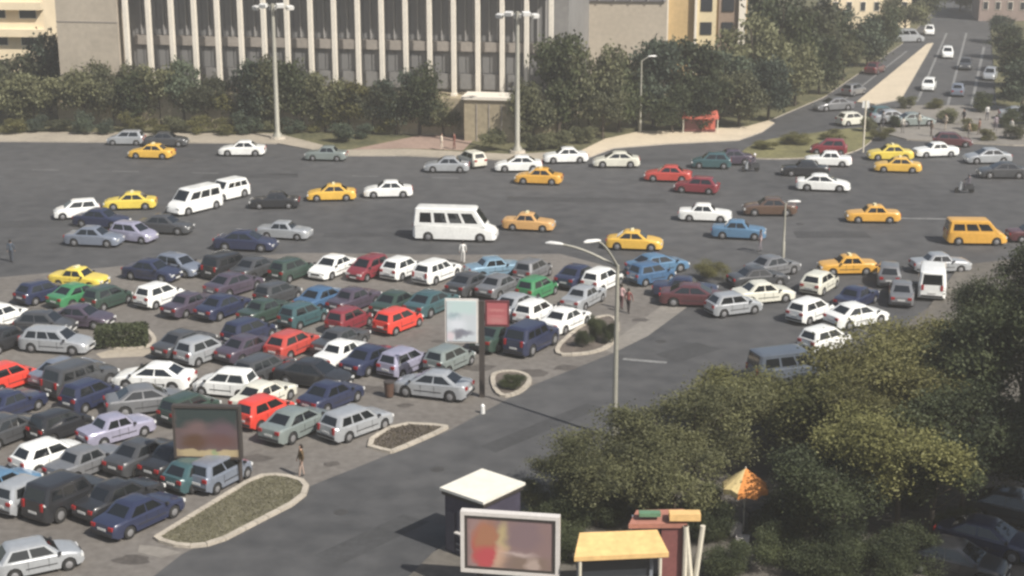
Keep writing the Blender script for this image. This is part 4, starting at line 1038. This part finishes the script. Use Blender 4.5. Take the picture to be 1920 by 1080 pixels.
def protos(leafm, key, n, leaf, cnt=4, **kw):
    for i in range(cnt):
        me = crown_mesh(100 + i * 7 + len(NEARC), n, leaf, **kw); me.materials.append(leafm); NEARC[(key, i)] = me
protos(LEAF_NEAR, 'near', 22000, .025, 3, lobes=19, loose=True)
protos(LEAF_YEL, 'yel', 22000, .025, 3, lobes=19, loose=True)
protos(LEAF_YEL, 'fyel', 4200, .05, 2, lobes=8)
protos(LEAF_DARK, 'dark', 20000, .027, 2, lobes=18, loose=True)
protos(LEAF_GREY, 'thin', 12000, .026, 3, lobes=17, hollow=.3, loose=True)
protos(LEAF_FAR, 'far', 5200, .05, 4, lobes=9)
protos(LEAF_BLUE, 'blue', 5200, .05, 2, lobes=9)
protos(LEAF_DARK, 'fdark', 5200, .05, 3, lobes=9)
TRUNKS = [trunk_mesh(i) for i in range(4)]
rt = random.Random(11)
def tree(px, py, topy, wpx, key, label, group, z=.1, name='tree'):
    p = g(px, py); s = sc(py); h = (py - topy) / (s * .965); r_ = wpx / s / 2
    o = empty(name, (p.x, p.y, z), rt.uniform(0, 6.28)); tag(o, label, 'tree', group)
    far = group != GN
    hc = h * .94 if far else min(h * .84, max(h * .66, r_ * 1.6))
    if far: r_ *= 1.15
    else: r_ *= 1.12
    t = link('trunk', rt.choice(TRUNKS), o, (0, 0, 0), (0, 0, 0), (h, h, h * .95))
    ks = [k_ for k_ in NEARC if k_[0] == key]
    c = link('crown', NEARC[rt.choice(ks)], o, (0, 0, h - hc / 2 * 1.02), (0, 0, rt.uniform(0, 6.28)), (r_ * 1.12, r_ * 1.12, hc / 2 * 1.12))
    return o
GN, GF, GR2 = 'trees between the road and the viewer', 'trees in front of the public building', 'trees by the far boulevard'
NEAR = [
 (1068, 965, 845, 120, 'thin', 'lowest feathery tree right behind the cream roofed kiosk'),
 (1118, 990, 808, 170, 'thin', 'feathery tree behind the cream yellow awning'),
 (1165, 950, 778, 180, 'thin', 'feathery tree around the foot of the near lamp post'),
 (1225, 930, 742, 190, 'thin', 'feathery tree just right of the near lamp post'),
 (1262, 990, 812, 180, 'thin', 'feathery tree behind the red stall'),
 (1300, 905, 712, 190, 'thin', 'feathery tree midway between lamp post and orange parasol'),
 (1350, 880, 712, 190, 'thin', 'feathery tree up and left of the orange parasol'),
 (1395, 835, 690, 180, 'near', 'olive tree straight above the orange parasol'),
 (1448, 815, 712, 160, 'thin', 'feathery tree on the road edge left of the blue grey van'),
 (1500, 860, 712, 190, 'near', 'olive tree right below the blue grey van'),
 (1570, 900, 690, 220, 'near', 'olive tree right above the shaded ground beside the parasol'),
 (1650, 850, 632, 240, 'yel', 'yellowish tree in front of the white cars of the queue'),
 (1735, 760, 598, 190, 'yel', 'yellowish tree farthest along the right pavement'),
 (1735, 880, 640, 240, 'yel', 'yellowish tree bordering the dark tree on the right'),
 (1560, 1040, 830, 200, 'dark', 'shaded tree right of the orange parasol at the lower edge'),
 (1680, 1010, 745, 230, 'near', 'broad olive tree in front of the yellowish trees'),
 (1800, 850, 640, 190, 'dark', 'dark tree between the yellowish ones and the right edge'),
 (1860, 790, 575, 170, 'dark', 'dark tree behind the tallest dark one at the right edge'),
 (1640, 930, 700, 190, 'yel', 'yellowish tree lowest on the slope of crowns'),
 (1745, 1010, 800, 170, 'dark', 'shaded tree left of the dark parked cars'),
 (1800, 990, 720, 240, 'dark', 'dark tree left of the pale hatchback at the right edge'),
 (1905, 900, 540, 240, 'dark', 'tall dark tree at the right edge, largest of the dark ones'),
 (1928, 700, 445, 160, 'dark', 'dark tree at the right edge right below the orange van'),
 (1850, 690, 530, 120, 'dark', 'small dark tree right of the upright white van'),
]
for a in NEAR: tree(a[0], a[1], a[2], a[3], a[4], a[5], GN, .12)
ORD = ['first', 'second', 'third', 'fourth', 'fifth', 'sixth', 'seventh', 'eighth', 'ninth', 'tenth', 'eleventh', 'twelfth', 'thirteenth', 'fourteenth', 'fifteenth', 'sixteenth', 'seventeenth', 'eighteenth', 'nineteenth']
FAR = [
 (18, 222, 92, 120, 'far', 'grey green tree below the cream apartment building at the left edge'),
 (95, 214, 55, 100, 'blue', 'tall bluish tree between the apartment building and the blank wall'),
 (65, 236, 125, 110, 'far', 'round tree in front of the bluish tall one at the left'),
 (160, 240, 120, 90, 'far', 'green tree below the blank beige end wall'),
]
for i, (topy, w, key) in enumerate([(112, 90, 'far'), (135, 80, 'fdark'), (118, 90, 'far'), (112, 80, 'blue'), (140, 85, 'far'), (165, 80, 'fyel'), (112, 90, 'blue'), (104, 90, 'far'), (112, 95, 'fdark'), (125, 90, 'far'), (155, 90, 'fyel'), (150, 85, 'far'), (132, 85, 'blue'), (126, 90, 'fdark'), (178, 70, 'far')]):
    FAR.append((215 + i * 44, 236 + i * 1.4, topy, w, key, 'bushy tree below the %s column counted from the left' % ORD[i]))
for a in FAR: tree(*a, GF)
FARR = [
 (1000, 268, 150, 90, 'far', 'olive tree just right of the right lamp mast'),
 (1048, 262, 70, 110, 'fdark', 'tall dark tree at the right end of the columns'),
 (1105, 256, 72, 110, 'far', 'brownish green tree below the low annex'),
 (1160, 248, 112, 100, 'fdark', 'dark tree left of the slim white headed lamp'),
 (1225, 238, 72, 120, 'blue', 'bluish tree behind the slim white headed lamp'),
 (1290, 232, 78, 120, 'fdark', 'dark tree below the bright panel of the ochre hall'),
 (1350, 222, 84, 110, 'blue', 'dark bluish tree below the brown panel of the ochre hall'),
 (1405, 208, 20, 130, 'far', 'tall tree right beside the ochre hall'),
 (1460, 190, -30, 130, 'fdark', 'tall tree reaching the top edge right of the ochre hall'),
 (1515, 165, -10, 120, 'far', 'tree second to the left of the pale distant house'),
 (1560, 150, 18, 100, 'fdark', 'tree below the left end of the pale distant house'),
 (1605, 126, 14, 90, 'blue', 'tree below the middle of the pale distant house'),
 (1650, 104, 16, 80, 'fdark', 'tree below the right end of the pale distant house'),
 (1695, 74, -10, 80, 'far', 'tree by the pale van at the far boulevard end'),
 (1130, 262, 150, 80, 'far', 'low bushy tree behind the left end of the bright pavement'),
 (1190, 236, 90, 90, 'far', 'bushy tree between two dark ones left of the ochre hall'),
 (1260, 250, 160, 80, 'fdark', 'low dark tree right of the slim white headed lamp'),
 (1330, 246, 150, 90, 'fdark', 'low dark tree behind the bright curved pavement'),
 (1385, 238, 130, 90, 'far', 'bushy low tree at the right end of the bright pavement'),
 (1440, 226, 110, 90, 'blue', 'bushy tree nearest the left boulevard lane'),
 (1490, 200, 80, 90, 'far', 'second bushy tree along the left boulevard lane'),
 (1535, 178, 70, 80, 'fdark', 'third bushy tree along the left boulevard lane'),
 (1580, 152, 60, 70, 'far', 'fourth bushy tree along the left boulevard lane'),
 (1625, 124, 50, 66, 'fdark', 'fifth bushy tree along the left boulevard lane'),
 (1662, 100, 40, 60, 'blue', 'sixth bushy tree along the left boulevard lane'),
 (1735, 40, -45, 80, 'fdark', 'farthest tree left of the boulevard'),
 (1800, 20, -40, 80, 'far', 'tree beyond the end of the boulevard'),
 (1875, 80, 30, 60, 'blue', 'small tree on the right of the boulevard before the brick house'),
 (1905, 135, 70, 70, 'far', 'greener tree on the right of the boulevard between two dark ones'),
 (1940, 190, 80, 90, 'fdark', 'tree cut by the right edge beside the boulevard'),
 (1885, 110, 50, 70, 'fdark', 'tree on the right of the boulevard nearest its far end'),
 (1900, 165, 72, 80, 'fdark', 'tree on the right of the boulevard in its middle'),
 (1915, 208, 110, 90, 'blue', 'tree on the right of the boulevard nearest the plaza'),
]
for a in FARR: tree(*a, GR2)
def shrub(px, py, w, h, key, label, group=None, z=.1, name='shrub'):
    p = g(px, py); ks = [k_ for k_ in NEARC if k_[0] == key]
    o = link(name, NEARC[rt.choice(ks)], None, (p.x, p.y, z + h * .42), (0, 0, rt.uniform(0, 6.28)), (w / 2, w / 2, h * .55))
    return tag(o, label, 'shrub', group)
for i in range(-5, 18):
    x = 245 + i * 44 + rt.uniform(-6, 6)
    if 640 < x < 868: y = 281 - (x - 640) * .17 - 12
    else: y = 251 + rt.uniform(-4, 2)
    if x > 868: continue
    lab = ('low shrub below the %s column counted from the left' % ORD[i]) if i >= 0 else ('low shrub by the far left pavement, %s from the left edge' % ORD[i + 5])
    shrub(x, y, rt.uniform(2.6, 3.8), rt.uniform(1.5, 2.8), rt.choice(['far', 'fyel', 'fyel', 'fdark', 'blue']), lab, 'shrubs in the strip below the columns')
for (x, y, w, h, kx, lab) in [(925, 284, 3.4, 2.6, 'far', 'shrub in front of the stair parapet'), (1005, 285, 3.2, 2.2, 'far', 'shrub right of the right lamp mast foot'), (1050, 279, 3.4, 2.4, 'far', 'shrub behind the white car at the right lamp mast'), (1095, 272, 3.0, 2.2, 'far', 'shrub left of the curved bright pavement'),
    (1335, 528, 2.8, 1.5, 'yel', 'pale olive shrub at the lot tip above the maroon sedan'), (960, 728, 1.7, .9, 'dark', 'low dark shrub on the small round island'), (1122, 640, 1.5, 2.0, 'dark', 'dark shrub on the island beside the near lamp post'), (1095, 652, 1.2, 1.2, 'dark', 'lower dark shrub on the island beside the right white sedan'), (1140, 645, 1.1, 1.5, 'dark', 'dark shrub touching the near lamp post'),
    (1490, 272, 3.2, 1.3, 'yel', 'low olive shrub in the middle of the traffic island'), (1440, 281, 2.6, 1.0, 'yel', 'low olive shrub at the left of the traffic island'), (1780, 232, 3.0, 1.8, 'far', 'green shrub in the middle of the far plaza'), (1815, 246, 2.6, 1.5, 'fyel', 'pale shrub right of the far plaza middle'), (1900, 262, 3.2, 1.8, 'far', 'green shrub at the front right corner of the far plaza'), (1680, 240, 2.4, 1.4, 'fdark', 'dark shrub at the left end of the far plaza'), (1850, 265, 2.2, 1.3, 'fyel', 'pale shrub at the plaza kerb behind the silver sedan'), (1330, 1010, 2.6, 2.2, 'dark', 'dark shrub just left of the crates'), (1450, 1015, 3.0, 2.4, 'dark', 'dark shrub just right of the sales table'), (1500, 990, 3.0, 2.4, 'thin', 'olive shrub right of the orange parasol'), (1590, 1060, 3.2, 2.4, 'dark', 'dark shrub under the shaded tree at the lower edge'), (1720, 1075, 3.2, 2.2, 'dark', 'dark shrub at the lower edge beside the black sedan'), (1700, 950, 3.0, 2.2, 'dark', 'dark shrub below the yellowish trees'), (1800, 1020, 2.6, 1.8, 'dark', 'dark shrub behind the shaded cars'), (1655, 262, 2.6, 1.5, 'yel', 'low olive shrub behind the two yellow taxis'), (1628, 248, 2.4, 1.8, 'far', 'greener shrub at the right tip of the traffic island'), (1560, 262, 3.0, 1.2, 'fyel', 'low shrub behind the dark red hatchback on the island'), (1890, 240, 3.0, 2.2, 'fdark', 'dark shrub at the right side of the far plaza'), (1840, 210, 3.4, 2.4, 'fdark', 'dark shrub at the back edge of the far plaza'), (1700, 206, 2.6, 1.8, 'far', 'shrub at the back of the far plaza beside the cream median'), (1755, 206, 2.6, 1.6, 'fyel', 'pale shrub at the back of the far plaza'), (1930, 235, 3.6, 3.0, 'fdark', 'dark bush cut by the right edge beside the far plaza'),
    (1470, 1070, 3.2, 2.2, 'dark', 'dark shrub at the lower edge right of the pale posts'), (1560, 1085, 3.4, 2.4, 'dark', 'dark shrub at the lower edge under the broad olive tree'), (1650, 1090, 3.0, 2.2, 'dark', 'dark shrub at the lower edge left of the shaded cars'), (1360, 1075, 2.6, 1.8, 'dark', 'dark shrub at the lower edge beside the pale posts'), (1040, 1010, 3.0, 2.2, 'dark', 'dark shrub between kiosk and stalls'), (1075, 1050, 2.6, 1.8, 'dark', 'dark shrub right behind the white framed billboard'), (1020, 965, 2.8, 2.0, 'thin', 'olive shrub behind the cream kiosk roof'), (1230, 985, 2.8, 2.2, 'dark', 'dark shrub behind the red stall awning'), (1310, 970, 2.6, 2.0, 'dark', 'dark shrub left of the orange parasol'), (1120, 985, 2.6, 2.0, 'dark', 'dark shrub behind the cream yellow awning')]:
    shrub(x, y, w, h, kx, lab, None, .12)
# clipped hedge on its own kerbed bed
def box_leaves(name, poly_c, rz, L, W, H, n, leafm, leaf=.10):
    rd = random.Random(5); vs = []; fs = []
    for i in range(n):
        f = rd.random()
        p = Vector((rd.uniform(-L / 2, L / 2), rd.uniform(-W / 2, W / 2), rd.uniform(.05, H)))
        if f < .45: p.z = H + rd.gauss(0, .05)
        elif f < .8: p.y = math.copysign(W / 2, p.y) + rd.gauss(0, .05)
        else: p.x = math.copysign(L / 2, p.x) + rd.gauss(0, .05)
        nr = Vector((rd.gauss(0, 1), rd.gauss(0, 1), rd.gauss(.4, 1))).normalized(); t = nr.orthogonal().normalized(); b_ = nr.cross(t); l = leaf * rd.uniform(.6, 1.3)
        k = len(vs); vs += [tuple(p - t * l), tuple(p + b_ * l * .6), tuple(p + t * l), tuple(p - b_ * l * .6)]; fs.append((k, k + 1, k + 2, k + 3))
    me = bpy.data.meshes.new(name); me.from_pydata(vs, [], fs); me.materials.append(leafm)
    return link(name, me, None, poly_c, (0, 0, rz))
hp = g(229, 648)
he = box_leaves('hedge', (hp.x, hp.y, .1), R(8), 3.0, 1.5, 1.1, 5000, LEAF_DARK)
tag(he, 'dark clipped hedge on the kerbed bed among parked cars', 'hedge')
# grass tufts on the big island
def grass(name, poly, n, z, m, hgt=.09):
    rd = random.Random(9); xs = [p[0] for p in poly]; ys = [p[1] for p in poly]; vs = []; fs = []
    while len(fs) < n:
        x, y = rd.uniform(min(xs), max(xs)), rd.uniform(min(ys), max(ys))
        if not inside(poly, x, y): continue
        a = rd.uniform(0, 6.28); w = rd.uniform(.02, .05); h = hgt * rd.uniform(.5, 1.5); k = len(vs)
        vs += [(x - math.cos(a) * w, y - math.sin(a) * w, z), (x + math.cos(a) * w, y + math.sin(a) * w, z), (x + rd.gauss(0, .04), y + rd.gauss(0, .04), z + h)]; fs.append((k, k + 1, k + 2))
    me = bpy.data.meshes.new(name); me.from_pydata(vs, [], fs); me.materials.append(m)
    return tag(link(name, me), kind='stuff')
grass('grass', isl_a_poly, 9000, .085, leafmat('leaf_grass', (.115, .108, .065), (.19, .18, .115), 0), .05)
grass('weeds', isl_b_poly, 1500, .085, leafmat('leaf_weed', (.07, .06, .045), (.14, .12, .085), 0), .08)

# ------------------------------------------------------------------ haze
hz = MB().box((0, 700, 18.0), (3200, 2400, 38.0)).build('haze', ())
hm = bpy.data.materials.new('haze'); hm.use_nodes = True
nt = hm.node_tree; nt.nodes.clear()
out = nt.nodes.new('ShaderNodeOutputMaterial'); pv = nt.nodes.new('ShaderNodeVolumePrincipled')
pv.inputs['Color'].default_value = (.93, .90, .85, 1); pv.inputs['Density'].default_value = 0.0009; pv.inputs['Anisotropy'].default_value = 0.2
nt.links.new(pv.outputs[0], out.inputs['Volume'])
hz.data.materials.append(hm); tag(hz, kind='stuff')
